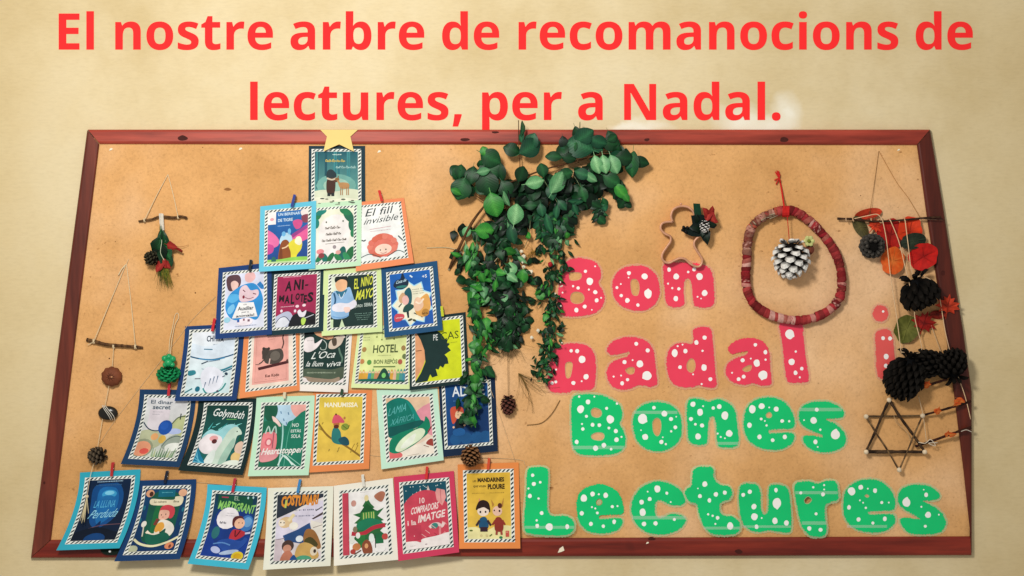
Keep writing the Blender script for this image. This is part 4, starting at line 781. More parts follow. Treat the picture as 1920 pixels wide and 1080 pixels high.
def art_pair(c):
    c.grad(0, 0, 1, .86, '#dfb43c', '#e5bd4e'); c.blob([(-.1, .86), (.2, .82), (.4, .88), (.7, .80), (1.1, .84), (1.1, 1.1), (-.1, 1.1)], '#e8dfa0')
    c.text('LES', .14, .105, .22, .135, '#3a2a14', .02); c.text('MANDARINES', .25, .07, .86, .14, '#33230f', .05); c.text('QUE VOLEN', .15, .185, .44, .22, '#3a2a14', .03); c.text('PLOURE', .48, .17, .87, .25, '#33230f', .05); c.tiny(.12, .305, .40, .012, '#9a7a2c'); c.tiny(.52, .305, .86, .012, '#9a7a2c')
    c.pg([(.24, .50), (.28, .38), (.34, .46)], '#d98d72'); c.blob([(.20, .56), (.26, .44), (.38, .41), (.50, .46), (.52, .60), (.36, .52)], '#2a1814'); c.ell(.365, .58, .135, .075, '#f0dcca'); c.blob([(.24, .54), (.30, .44), (.46, .46), (.50, .56), (.38, .52)], '#2a1814'); c.ell(.30, .59, .022, .018, '#1f1614', n=8); c.ell(.42, .59, .022, .018, '#1f1614', n=8)
    c.blob([(.26, .76), (.30, .68), (.42, .67), (.48, .76), (.46, .84), (.28, .84)], '#1f5478'); c.line([(.28, .72), (.20, .80)], .035, '#3a2a30'); c.line([(.46, .72), (.54, .80)], .035, '#3a2a30'); c.rect(.29, .82, .46, .89, '#38202a'); c.ell(.31, .95, .03, .02, '#d6c48c'); c.ell(.44, .95, .03, .02, '#d6c48c')
    c.ell(.69, .58, .11, .075, '#efc4ac'); c.pg([(.58, .52), (.55, .40), (.62, .48)], '#b8823c'); c.pg([(.78, .50), (.84, .38), (.82, .52)], '#b8823c'); c.ell(.75, .50, .05, .04, '#5a2a1e'); c.ell(.62, .57, .016, .014, '#1f1614', n=8); c.ell(.74, .58, .022, .018, '#2a1614', n=8)
    c.blob([(.62, .76), (.66, .68), (.76, .68), (.82, .76), (.80, .88), (.64, .88)], '#8f3328'); c.line([(.64, .72), (.57, .79)], .03, '#8f3328'); c.line([(.80, .72), (.86, .79)], .03, '#8f3328'); c.line([(.67, .88), (.66, .94)], .035, '#9c4436'); c.line([(.77, .88), (.78, .94)], .035, '#9c4436')
    c.rect(.87, .88, .95, .97, '#c9574a'); c.tiny(.88, .90, .94, .01, '#eed8b0'); c.ell(.76, .98, .04, .02, '#2c7a4c'); c.ell(.08, .87, .04, .012, '#5c6a2c'); c.line([(.5, .96), (.56, .93)], .016, '#5c6a2c')

NAVY = '#163a68'; DKG = '#122a2c'
# row 1 (tree top)
make_card('dark teal card with a child and fawn in a snowy forest, under the yellow star', [(579, 273.5), (684.5, 273.5), (685, 392), (578, 392)], '#17343f', art_forest, h0=.0115, lift=.001, mar=(.05, .05, .07, .03))
# row 2
make_card('light blue card with a brown bear and yellow creature, in the row of three', [(488, 387), (593, 376.5), (591, 503.5), (485.5, 509.5)], '#63bfd8', art_monster, h0=.0155, lift=.012)
make_card('mint green card with leaves around handwritten words, in the row of three', [(581, 382), (678, 375), (677, 498), (579, 507)], '#bfe0bd', art_leafy, h0=.0140, lift=.010, mar=(.06, .07, .09, .07))
make_card('orange card with a red curly-haired face and handwritten title on white', [(672, 379), (757.5, 371), (776, 493), (667, 509)], '#e58a5c', art_red_hair, h0=.0130, lift=.010, mar=(.03, .05, .08, .09))
# row 3
make_card('navy card with a blue smiling creature holding a white sign, left of ANIMALOTES', [(410, 502.5), (509, 492), (510, 627), (403, 636)], '#1b3c72', art_octopus, h0=.0125, lift=.012)
make_card('dark card with the crimson ANIMALOTES cover, black hand-cut letters', [(506, 507), (610, 499), (606, 621), (500, 630)], '#17333a', art_animalotes, h0=.0118, lift=.010)
make_card('pale lime card with a boy in a light blue hoodie and yellow lettering', [(607, 507), (715, 499), (717, 622), (603, 630)], '#cfe0a0', art_boy, h0=.0124, lift=.010)
make_card('blue card with a jagged cream burst and a child in a teal hat', [(714.5, 503), (819.5, 489), (830, 619), (721, 633)], '#1d4c72', art_burst, h0=.0132, lift=.012)
# row 4
make_card('navy card with a white polar bear and teal lines, leftmost of its row', [(347, 612), (458, 606), (443, 751), (327, 752)], '#1a3b6c', art_bear, h0=.0108, lift=.013, bow=1.5, mar=(.075, .05, .085, .06))
make_card('orange card with a pink cover showing a dark rat on a log', [(459, 614), (559, 606), (562, 732), (449, 747)], '#e38b56', art_rat, h0=.0112, lift=.010, mar=(.09, .04, .05, .08))
make_card('white card with a dark green goose cover, between the rat card and HOTEL card', [(563, 611), (662, 603), (652, 736), (560, 733)], '#e9e2da', art_goose, h0=.0106, lift=.009, mar=(.02, .04, .05, .10))
make_card('pale yellow-green card with the HOTEL cover and little guests', [(672, 614), (772, 606), (768, 729.5), (658, 727)], '#d5e4a6', art_hotel, h0=.0108, lift=.009, mar=(.05, .04, .03, .07))
make_card('dark green card with acid yellow PECAS cover and black spiky hair', [(768, 598), (873, 585), (879, 718), (768, 732)], DKG, art_pecas, h0=.0114, lift=.011, mar=(.04, .04, .05, .05))
# row 5
make_card('navy card with a blue ball among pale fruit and plates', [(262, 730), (368, 731), (336, 876), (226, 870)], '#193a5c', art_dinner, bow=1.8, h0=.0104, lift=.014)
make_card('black-green card with a rising white whale and white handwritten title', [(372, 748), (481.5, 747), (455, 891), (334, 882)], '#0f2829', art_whale, bow=1.7, h0=.0108, lift=.014, mar=(.10, .05, .07, .08))
make_card('mint card with the Heartstopper cover, two figures in green and a pink bag', [(481, 744.5), (590, 741.5), (578.5, 891), (464.5, 893)], '#bde3c4', art_hearts, bow=1.4, h0=.0114, lift=.013)
make_card('orange card with a yellow cover of a red-hatted figure on a branch', [(588, 733), (698, 731.5), (692, 879), (580, 886)], '#e2884e', art_branch, h0=.0106, lift=.010, mar=(.05, .04, .10, .08))
make_card('mint card with a big tilted green top hat', [(706, 731), (820, 728), (832, 863), (715, 880)], '#bfe2cb', art_hat, h0=.0112, lift=.012)
make_card('dark navy card with ADELE cover and a red-haired girl, behind hanging leaves', [(822, 708), (928, 702.5), (933.5, 846), (829, 857)], '#102640', art_adele, h0=.0104, lift=.011, mar=(.05, .06, .08, .09))
# row 6
make_card('turquoise card with a moonlit blue cover, a twine tassel hanging over it', [(150, 886), (263.5, 880), (224, 1028), (105.5, 1032)], '#2fa3b8', art_moon, bow=1.8, h0=.0166, lift=.024, tw=-.004)
make_card('navy card with a red-haired cook holding a wooden spoon, in the bottom row', [(259, 901), (368, 898.5), (337, 1048.5), (214, 1052.7)], '#143a68', art_cook, bow=1.7, h0=.0150, lift=.024)
make_card('turquoise card with green MARTIGRANT lettering and a figure flying at night', [(389, 908), (500, 914), (465.5, 1068), (351.5, 1057)], '#3fb4cc', art_vampire, bow=1.7, h0=.0160, lift=.024)
make_card('ivory card with orange COSTUMARI title over a sleepy sloth', [(502.4, 915), (625, 911.5), (619.5, 1061), (493, 1068.5)], '#e6e6d4', art_sloth, bow=1.4, h0=.0153, lift=.024, mar=(.09, .05, .09, .06))
make_card('cream card with a busy green Christmas tree and a red spine', [(625.7, 911), (736.5, 896.5), (747, 1049.5), (626, 1061)], '#ece7d8', art_xmastree, h0=.0146, lift=.024)
make_card('crimson pink card with a red mountain under a starry teal sky', [(738, 894.4), (851, 883), (861, 1035.6), (746.7, 1052)], '#cc3c5c', art_balloons, h0=.0158, lift=.024)
make_card('orange card with two small horned children on a yellow cover', [(858, 871), (972.5, 867), (975.6, 1028.5), (861, 1029)], '#e58a48', art_pair, h0=.0149, lift=.024)

# star at the top
mb = MB()
slab(mb, [(600.5, 243.2), (613, 256), (610, 269), (606.5, 284), (621, 277), (636, 270.5), (649, 277), (663.5, 284), (660, 269), (657, 256), (671, 243.2)], [], lambda x, y: .0225 + (y - 243) * -.00003, .001, C('#e9cd80'))
o = mb.build('paper_star', M_mat, None, origin=P(636, 262, .0215)); tag(o, 'pale yellow paper star, cut off level with the frame top', 'star')

# clothes pegs
def peg(x0, y0, x1, y1, col, h, label):
    a = P(x0, y0, h); b_ = P(x1, y1, h)
    t = thing('clothes_peg', label, 'peg', b_, 'mini pegs holding the cards')
    d = (a - b_); L_ = d.length; d.normalize(); sd = d.cross(Vector((0, 1, 0))).normalized(); up = Vector((0, -1, 0)); w_ = .0038
    for s_ in (0, 1):
        mb = MB(); vs = []
        prof = [(0, .0, .0022), (.35, .0006, .003), (.6, .0010, .0034), (1.0, .0042, .0022)]
        for t_, off, th in prof:
            lo = off if s_ else -off; o1 = up * (lo + (0 if s_ else -th)); o2 = up * (lo + (th if s_ else 0))
            ww = w_ * (1 - .12 * t_)
            for q, oo in ((-1, o1), (1, o1), (1, o2), (-1, o2)): vs.append(b_ + d * (t_ * L_) + sd * (q * ww) + oo)
        fs = [(0, 3, 2, 1), (12, 13, 14, 15)]
        for i in range(3):
            for j in range(4): fs.append((i * 4 + j, i * 4 + (j + 1) % 4, (i + 1) * 4 + (j + 1) % 4, (i + 1) * 4 + j))
        mb.add(vs, fs, C(col)); mb.build('peg_leg', M_plastic, t)
    mb = MB(); c_ = b_ + d * (L_ * .55)
    tube(mb, [c_ - sd * (w_ + .0008) , c_ + sd * (w_ + .0008)], .0017, 8, G(.6)); mb.build('spring', M_steel, t)
for args in (
    (553, 365, 547, 388, '#2a3f8c', .026, 'blue mini peg on the light blue bear card'),
    (711, 357, 716, 377, '#cf2c26', .024, 'red mini peg on the orange card with the red curly-haired face'),
    (471, 487, 468, 508, '#1b2228', .022, 'black mini peg on the navy octopus card'),
    (403, 597, 398, 621, '#c9252e', .024, 'red mini peg left of the octopus card, on the polar bear card'),
    (318, 719, 316, 742, '#c22732', .022, 'red mini peg on the card with the blue ball, below the green cone'),
    (212, 867, 209, 893, '#b8282a', .024, 'red mini peg on the turquoise moon card'),
    (314, 883, 309, 905, '#151a2c', .023, 'black mini peg on the navy cook card'),
    (441, 897, 436, 923, '#b82c40', .023, 'red and purple mini peg on the turquoise MARTIGRANT card'),
    (563, 899, 558, 924, '#3a86c0', .022, 'blue mini peg on the ivory COSTUMARI card'),
    (680, 890, 682, 912, '#e4e0d4', .022, 'white mini peg on the cream Christmas tree card'),
    (801, 875, 799, 898, '#d8342c', .023, 'red mini peg on the crimson pink card'),
    (917, 859, 915, 880, '#d9502c', .022, 'orange-red mini peg on the orange card with the two horned children'),
    (828, 574, 830, 593, '#c6cf2c', .022, 'lime yellow mini peg at the corner of the burst card'),
    (534, 735, 533, 747, '#e8d8b4', .024, 'cream mini peg at the top of the mint card with the pink bag'),
    (642, 729, 640, 741, '#2c4a34', .022, 'dark green mini peg at the top of the yellow branch card')): peg(*args)
# ------------------------------------------------------------------ big paper letters
F1 = (1000, 460, 3.5556); F2 = (960, 720, 3.176); F3 = (1380, 720, 3.176); F4 = (1580, 440, 3.376)
SH_A = ([(490, 690), (530, 640), (610, 613), (700, 615), (770, 650), (805, 710), (815, 800), (828, 900), (820, 932), (780, 945), (740, 937), (700, 935), (660, 952), (600, 965), (540, 950), (500, 905), (488, 850), (508, 795), (560, 760), (622, 742), (640, 712), (590, 722), (530, 733), (500, 718)],
        [[(612, 830), (650, 810), (676, 820), (670, 855), (635, 860)]])
SH_A2 = ([(1295, 690), (1340, 640), (1420, 618), (1500, 625), (1550, 660), (1575, 720), (1582, 830), (1590, 905), (1575, 932), (1520, 937), (1465, 920), (1400, 932), (1330, 912), (1290, 872), (1282, 820), (1308, 778), (1360, 748), (1412, 732), (1430, 706), (1372, 716), (1320, 724)],
         [[(1392, 825), (1430, 800), (1457, 800), (1448, 835), (1415, 845)]])
LET = [
 ('red', F1, [(222, 105), (280, 84), (350, 88), (415, 112), (448, 160), (450, 215), (434, 250), (462, 298), (476, 352), (458, 412), (410, 452), (330, 472), (245, 476), (185, 462), (166, 420), (162, 330), (178, 240), (196, 150)],
  [[(240, 185), (280, 178), (318, 185), (322, 212), (300, 232), (245, 232)], [(255, 320), (285, 308), (325, 318), (342, 350), (330, 380), (290, 392), (255, 380), (245, 350)]],
  [(347,173,12),(376,240,28),(298,284,12),(413,312,15),(422,367,15),(342,408,14),(287,432,17),(370,295,8),(265,272,9),(195,315,7),(412,140,7),(452,350,7),(390,430,6)], (),
  'red snow-dotted paper capital B of "Bon", partly behind the hanging greenery'),
 ('red', F1, [(525, 270), (545, 200), (600, 150), (680, 134), (760, 145), (820, 198), (843, 280), (836, 352), (798, 405), (730, 436), (650, 431), (580, 400), (540, 345)],
  [[(650, 235), (675, 222), (700, 240), (709, 285), (700, 330), (680, 338), (658, 325), (648, 280)]],
  [(637,185,15),(742,208,22),(765,322,34),(557,282,11),(586,335,12),(627,367,18),(697,398,12),(583,258,7),(635,215,6)], (),
  'round red snow-dotted paper letter o in "Bon"'),
 ('red', F1, [(866, 135), (900, 114), (990, 112), (1060, 116), (1130, 128), (1180, 160), (1200, 215), (1206, 300), (1208, 375), (1182, 410), (1105, 413), (1068, 392), (1060, 310), (1050, 238), (1030, 222), (1008, 238), (1004, 310), (1008, 388), (980, 411), (920, 412), (888, 385), (874, 300), (867, 200)], [],
  [(905,162,16),(952,208,22),(1108,208,27),(1072,160,14),(1032,178,10),(926,285,9),(970,290,12),(898,255,8),(950,355,20),(1142,318,22),(1095,343,7),(1118,355,6)], (),
  'red snow-dotted paper letter n just under the gingerbread-man cutter'),
 ('red', F1, [(135, 690), (200, 660), (290, 653), (362, 670), (405, 722), (417, 800), (413, 915), (396, 958), (330, 968), (262, 966), (235, 982), (170, 984), (110, 970), (92, 920), (100, 830), (115, 750)],
  [[(213, 790), (240, 775), (263, 790), (256, 850), (245, 882), (222, 886), (212, 850)]],
  [(252,703,12),(292,705,15),(325,760,27),(352,876,20),(267,918,15),(152,828,8),(125,918,12),(150,910,11),(322,906,7)], (),
  'first red paper letter of "nadal", squarish with a narrow slot, beside the greenery'),
 ('red', F1, SH_A[0], SH_A[1], [(686,657,14),(762,700,15),(608,778,15),(710,790,26),(758,868,34),(628,895,12),(592,920,16),(535,875,8),(585,868,7),(662,765,7)], (),
  'red snow-dotted paper letter a left of the d in "nadal"'),
 ('red', F1, [(1062, 572), (1090, 548), (1150, 544), (1186, 560), (1196, 620), (1205, 720), (1215, 850), (1223, 930), (1200, 953), (1150, 946), (1100, 936), (1060, 946), (990, 946), (930, 920), (898, 860), (887, 780), (902, 700), (950, 655), (1010, 650), (1058, 656), (1066, 620)],
  [[(1022, 790), (1045, 755), (1070, 760), (1083, 800), (1072, 840), (1050, 850), (1025, 830)]],
  [(1142,615,16),(1087,648,17),(942,718,28),(1014,705,17),(1138,815,24),(978,812,14),(1180,892,14),(1128,703,9),(962,672,8),(995,662,7),(1122,925,8),(1065,860,7)], (),
  'red snow-dotted paper letter d with tall stem in "nadal"'),
 ('red', F1, SH_A2[0], SH_A2[1], [(1480,663,13),(1547,712,16),(1395,766,15),(1490,785,27),(1532,865,34),(1402,875,14),(1368,892,14),(1325,850,7),(1548,762,9),(1450,755,7)], (),
  'red snow-dotted paper letter a right of the d in "nadal"'),
 ('red', F1, [(1640, 520), (1715, 508), (1790, 516), (1800, 600), (1811, 700), (1826, 800), (1838, 880), (1825, 912), (1770, 916), (1702, 912), (1680, 850), (1668, 740), (1654, 620)], [],
  [(1710,592,36),(1722,777,24),(1748,850,17),(1790,822,13),(1750,708,9),(1776,880,8)], (),
  'red snow-dotted paper letter l, a straight bar whose top is under the wreath'),
 ('red', F4, [(205, 640), (222, 608), (262, 598), (300, 605), (318, 660), (326, 740), (334, 840), (325, 905), (270, 916), (230, 905), (214, 850), (210, 760)], [],
  [(256,655,13),(300,657,14),(276,772,20),(273,830,14)], (),
  'salmon red dotted paper stem of a letter i beside the dark pine cones'),
 ('red', F4, [(190, 498), (205, 458), (240, 445), (275, 460), (290, 500), (272, 540), (238, 550), (202, 536)], [], [(256,486,9)], (),
  'small round salmon red paper dot of the letter i near the hanging leaves'),
 ('green', F2, [(355, 100), (378, 66), (440, 60), (530, 65), (600, 95), (645, 130), (656, 190), (642, 235), (665, 280), (676, 335), (664, 385), (620, 415), (540, 425), (450, 425), (390, 410), (362, 370), (355, 280), (352, 180)],
  [[(470, 155), (495, 140), (530, 155), (535, 185), (510, 202), (475, 190)], [(470, 305), (500, 288), (540, 290), (552, 315), (530, 338), (480, 330)]],
  [(453,106,16),(408,150,25),(585,210,26),(480,243,13),(520,245,12),(422,268,11),(385,345,14),(618,280,14),(622,332,15),(547,365,16),(498,382,18),(563,145,10),(443,192,10),(577,262,9),(625,117,8),(400,75,8),(490,75,6),(590,388,9),(417,238,7),(652,315,7)], ((356, 368, 668, 388),),
  'green snow-dotted paper capital B that starts "Bones"'),
 ('green', F2, [(720, 250), (727, 180), (770, 130), (840, 107), (920, 114), (980, 150), (1008, 210), (1011, 290), (985, 350), (930, 390), (860, 401), (790, 380), (740, 330)],
  [[(838, 220), (860, 200), (885, 215), (890, 260), (880, 300), (862, 312), (842, 290), (835, 250)]],
  [(778,208,32),(908,177,19),(845,141,12),(947,208,13),(973,258,12),(793,315,20),(890,345,14),(916,358,8),(948,282,8),(768,275,5),(898,317,5),(978,195,5)], ((728, 160, 985, 178),),
  'round green snow-dotted paper letter o in "Bones"'),
 ('green', F2, [(1045, 105), (1075, 86), (1130, 92), (1170, 105), (1220, 90), (1280, 105), (1325, 150), (1340, 230), (1350, 340), (1335, 372), (1280, 379), (1230, 370), (1218, 320), (1214, 235), (1200, 196), (1180, 200), (1168, 240), (1165, 330), (1150, 358), (1100, 362), (1055, 340), (1046, 280), (1040, 180)], [],
  [(1078,120,17),(1120,168,24),(1198,143,11),(1235,135,16),(1268,188,27),(1066,208,13),(1132,247,13),(1092,240,9),(1107,312,20),(1294,295,22),(1225,295,7),(1243,315,7),(1268,323,6),(1138,132,6)], ((1222, 345, 1346, 362),),
  'green snow-dotted paper letter n in "Bones"'),
 ('green', F3, [(45, 230), (60, 150), (110, 97), (190, 80), (270, 95), (325, 150), (350, 220), (338, 262), (280, 268), (200, 273), (194, 284), (204, 294), (270, 290), (336, 292), (348, 322), (320, 365), (250, 392), (160, 385), (90, 350), (55, 300)], [[(178, 180), (200, 165), (216, 185), (205, 203), (182, 200)]],
  [(97,150,26),(153,132,20),(240,150,17),(80,245,17),(275,220,12),(317,222,8),(140,315,15),(218,335,12),(290,315,15),(150,208,9),(172,220,6),(182,247,8),(198,140,6)], (),
  'green snow-dotted paper letter e in "Bones"'),
 ('green', F3, [(374, 190), (390, 140), (450, 108), (540, 104), (610, 130), (642, 170), (630, 200), (580, 206), (532, 211), (590, 235), (640, 280), (656, 335), (630, 380), (560, 406), (480, 402), (420, 370), (398, 325), (415, 305), (475, 309), (516, 318), (500, 298), (430, 270), (385, 235)], [],
  [(481,153,13),(462,217,22),(592,300,32),(473,345,15),(502,272,8),(405,215,6),(487,375,6)], ((380, 142, 630, 162),),
  'green snow-dotted paper letter s ending "Bones"'),
 ('green', F2, [(90, 520), (112, 498), (180, 494), (213, 510), (216, 580), (210, 680), (214, 755), (240, 784), (310, 785), (355, 800), (373, 840), (360, 880), (320, 900), (220, 902), (110, 892), (75, 870), (72, 790), (80, 700), (85, 600)], [],
  [(123,543,11),(130,595,13),(168,585,9),(106,667,14),(158,682,8),(177,769,12),(150,845,14),(222,850,24),(328,850,16),(147,812,8),(98,622,7)], ((74, 845, 372, 862),),
  'green snow-dotted paper capital L that starts "Lectures"'),
 ('green', F2, [(384, 700), (410, 640), (470, 604), (540, 597), (610, 625), (652, 680), (667, 750), (655, 776), (600, 778), (530, 784), (518, 794), (530, 804), (600, 800), (650, 800), (658, 822), (640, 860), (590, 885), (520, 890), (450, 875), (405, 830), (386, 770)], [[(500, 700), (520, 682), (538, 700), (530, 720), (508, 722)]],
  [(428,680,24),(480,655,16),(558,663,17),(517,657,7),(415,770,14),(597,730,10),(628,727,7),(508,768,9),(476,733,7),(496,741,7),(470,833,13),(608,820,15),(544,847,11)], (),
  'green snow-dotted paper letter e right after the L of "Lectures"'),
 ('green', F2, [(710, 750), (722, 680), (770, 615), (850, 581), (930, 590), (1000, 630), (1032, 690), (1012, 720), (950, 722), (890, 695), (860, 700), (850, 745), (862, 790), (892, 795), (950, 773), (1015, 785), (1036, 815), (1000, 862), (930, 892), (850, 896), (780, 870), (730, 820)], [],
  [(866,625,24),(772,703,16),(820,685,13),(778,765,24),(786,833,15),(855,830,14),(967,806,10),(922,650,10),(808,641,6),(945,703,6)], ((716, 786, 1034, 806),),
  'green snow-dotted paper letter c in "Lectures"'),
 ('green', F2, [(1075, 530), (1090, 500), (1140, 492), (1196, 500), (1202, 560), (1240, 600), (1290, 608), (1312, 650), (1290, 690), (1246, 706), (1236, 742), (1256, 780), (1320, 790), (1357, 830), (1350, 880), (1300, 898), (1200, 895), (1145, 850), (1115, 780), (1100, 720), (1060, 702), (1034, 670), (1034, 630), (1068, 600)], [],
  [(1148,596,18),(1119,668,13),(1176,693,14),(1214,657,15),(1267,647,14),(1168,776,8),(1195,785,8),(1224,797,12),(1299,845,24),(1211,833,7),(1107,622,5)], ((1142, 850, 1358, 866),),
  'green snow-dotted paper letter t in "Lectures"'),
 ('green', F3, [(18, 640), (35, 600), (80, 591), (130, 605), (146, 650), (149, 730), (165, 775), (188, 765), (193, 700), (196, 620), (220, 599), (270, 600), (312, 630), (325, 720), (331, 830), (320, 882), (260, 882), (200, 872), (120, 882), (55, 850), (28, 790), (18, 720)], [],
  [(43,660,13),(82,642,14),(238,632,14),(242,710,34),(107,730,18),(110,790,22),(232,815,20),(300,828,18),(122,850,15),(153,798,6)], ((36, 842, 328, 856),),
  'green snow-dotted paper letter u in "Lectures"'),
 ('green', F3, [(348, 600), (380, 582), (440, 580), (485, 592), (540, 575), (592, 580), (609, 630), (606, 690), (560, 706), (532, 730), (532, 800), (540, 870), (520, 906), (450, 906), (415, 882), (385, 830), (364, 740), (350, 660)], [[(405, 690), (428, 668), (453, 688), (435, 712), (412, 712)]],
  [(518,657,13),(460,615,8),(525,602,7),(386,648,10),(525,628,6),(477,773,10),(437,860,14),(504,868,13)], ((352, 638, 606, 656), (392, 818, 538, 838)),
  'green snow-dotted paper letter r in "Lectures", overlapping the bottom rail'),
 ('green', F3, [(638, 700), (650, 640), (700, 590), (780, 567), (860, 580), (922, 630), (949, 700), (940, 748), (880, 756), (795, 761), (788, 768), (798, 776), (880, 774), (940, 780), (948, 822), (900, 870), (820, 886), (730, 870), (670, 830), (641, 770)], [[(765, 665), (780, 655), (795, 668), (780, 678)]],
  [(688,638,26),(743,615,16),(828,635,15),(785,623,6),(673,735,15),(868,706,10),(910,706,6),(730,806,14),(886,802,15),(815,828,10),(738,693,6),(757,707,6),(773,737,8)], ((660, 840, 900, 856),),
  'green snow-dotted paper letter e before the last s of "Lectures"'),
 ('green', F3, [(964, 680), (985, 625), (1050, 600), (1140, 604), (1200, 640), (1213, 680), (1160, 695), (1112, 697), (1180, 730), (1235, 780), (1249, 840), (1210, 886), (1120, 896), (1030, 886), (985, 840), (978, 805), (1020, 795), (1096, 805), (1060, 780), (1000, 745), (968, 710)], [],
  [(1015,705,30),(1132,660,15),(1144,780,20),(1128,847,10),(1104,731,7),(1118,630,5),(1208,778,6)], (),
  'green snow-dotted paper letter s ending "Lectures" near the dark corner'),
]
def resample(l, step):
    out = []; acc = 0; k = len(l)
    for i in range(k):
        a, b_ = l[i], l[(i + 1) % k]; d = math.hypot(b_[0] - a[0], b_[1] - a[1]); t = acc
        while t < d: out.append((a[0] + (b_[0] - a[0]) * t / d, a[1] + (b_[1] - a[1]) * t / d)); t += step
        acc = t - d
    return out
def offset(l, amt, jit=0.0, guard=None):
    k = len(l); sg = 1 if parea(l) > 0 else -1; out = []
    for i in range(k):
        a, b_ = l[i - 1], l[(i + 1) % k]; dx, dy = b_[0] - a[0], b_[1] - a[1]; d = math.hypot(dx, dy) or 1
        nx, ny = dy / d * sg, -dx / d * sg; am = amt
        if guard and amt > 0:
            for j in range(k):
                if min(abs(i - j), k - abs(i - j)) < 6: continue
                q = l[j]; ds = math.hypot(q[0] - l[i][0] - nx * amt, q[1] - l[i][1] - ny * amt)
                if ds < amt * 1.15: am = min(am, math.hypot(q[0] - l[i][0], q[1] - l[i][1]) * .33)
        w_ = am + (random.uniform(-jit, jit) + (jit if i % 2 else -jit) * .6)
        out.append((l[i][0] + nx * w_, l[i][1] + ny * w_))
    return out
REDP = C('#ec405a'); GRNP = C('#06c872')
for n_, (kind, (ox, oy, sc), outer, holes, dots, tapes, label) in enumerate(LET):
    T = lambda p: (ox + p[0] / sc, oy + p[1] / sc)
    o_ = resample(smooth_closed([T(p) for p in outer], 8), 2.6)
    hs = [resample(smooth_closed([T(p) for p in h], 6), 2.6) for h in holes]
    cx = sum(p[0] for p in o_) / len(o_); cy = sum(p[1] for p in o_) / len(o_)
    tx, ty = random.uniform(-1, 1) * 1.2e-5, random.uniform(-1, 1) * 1.2e-5
    lowb = max(p[1] for p in o_) > 1003
    base = .0212 if lowb else .0122
    hf = lambda x, y, b0=0.0: base + b0 + (x - cx) * tx + (y - cy) * ty
    t = thing('letter_cutout', label, 'paper letter', P(cx, cy, base - .001), 'red letters of the greeting' if kind == 'red' else 'green letters of the greeting')
    mb = MB(); slab(mb, offset(o_, 3.4, .7, True), [offset(h, -1.3) for h in hs if len(h) > 9], lambda x, y: hf(x, y), .0004, G(.6)); mb.build('laminate_film', M_film_red if kind == 'red' else M_film_green, t)
    mb = MB(); slab(mb, offset(o_, -.3, .85), hs, lambda x, y: hf(x, y, .0005), .0003, (C('#e65a55') if ox == 1580 else REDP) if kind == 'red' else GRNP); mb.build('paper_letter', M_letter, t)
    mb = MB()
    for (x, y, r) in dots:
        x, y = T((x, y)); r = r / sc * .92; k = 9 if r > 3 else 6; a0 = random.uniform(0, 6); e = random.uniform(.8, 1.0) if r > 4 else 1
        pts = [(x + r * e * math.cos(a0 + i * 2 * math.pi / k) * random.uniform(.9, 1.08), y + r * math.sin(a0 + i * 2 * math.pi / k) * random.uniform(.9, 1.08)) for i in range(k)]
        if r > 8: pts.append((pts[-1][0] * .5 + pts[0][0] * .5 + (pts[0][0] - x) * .25, pts[-1][1] * .5 + pts[0][1] * .5 + (pts[0][1] - y) * .25))
        if r > 2.6: pts = smooth_closed(pts, 3)
        slab(mb, pts, [], lambda a, b_: hf(a, b_, .00058), .00004, C('#f4ece6', 1.0))
    d_ = mb.build('snow_dots', M_dot, t); d_['kind'] = 'stuff'
    for (a, b_, c, d) in tapes:
        mb = MB(); q = [T((a, b_)), T((c, b_)), T((c, d)), T((a, d))]
        slab(mb, q, [], lambda x, y: hf(x, y, .0008), .0001, G(.9)); mb.build('clear_tape', M_tape, t)
# ------------------------------------------------------------------ ornaments
TW = C('#e6cfa6')
def twine(pts, r=.0013, col=TW, n=5, name='twine', parent=None, label=None, cat='twine', group=None):
    mb = MB(); w_ = pxline(pts, n); tube(mb, w_, r, 6, col)
    o = mb.build(name, M_twine, parent, smooth=True, origin=None if parent else w_[0])
    if not parent: tag(o, label, cat, group)
    return o
def twig(parent, pts, r0, r1, cols=('#5b3d26', '#3d291a', '#7a5836'), name='twig', n=6, ends=None):
    mb = MB(); w_ = pxline(pts, n); k = len(w_)
    rr = [(r0 + (r1 - r0) * i / (k - 1)) * random.uniform(.82, 1.18) for i in range(k)]
    cc = [mixc(C(random.choice(cols)), C(random.choice(cols)), .5) for _ in range(k)]
    if ends: cc[0] = C(ends)
    col = [c for c in cc for _ in range(7)]
    tube(mb, w_, rr, 7, col); return mb.build(name, M_bark, parent, smooth=True)
def scale_geo(mb, M, ln, wd, base, tip, th=.30):
    vs = [(-.25, 0, 0), (.25, 0, 0), (.5, .55, .05), (.33, .9, .12), (0, 1.05, .2), (-.33, .9, .12), (-.5, .55, .05)]
    top = [M @ Vector((x * wd, y * ln, z * ln)) for x, y, z in vs]; bot = [M @ Vector((x * wd * .8, y * ln * .94, z * ln - th * ln * (.3 if y < .1 else 1))) for x, y, z in vs]
    k = 7; fs = [tuple(range(k)), tuple(range(2 * k - 1, k - 1, -1))] + [(i, k + i, k + (i + 1) % k, (i + 1) % k) for i in range(k)]
    cs = [base, base, mixc(base, tip, .25), tip, tip, tip, mixc(base, tip, .25)] ; cs2 = [base, base, base, mixc(base, tip, .9), tip, mixc(base, tip, .9), base]
    mb.add(top + bot, fs, cs + cs2)
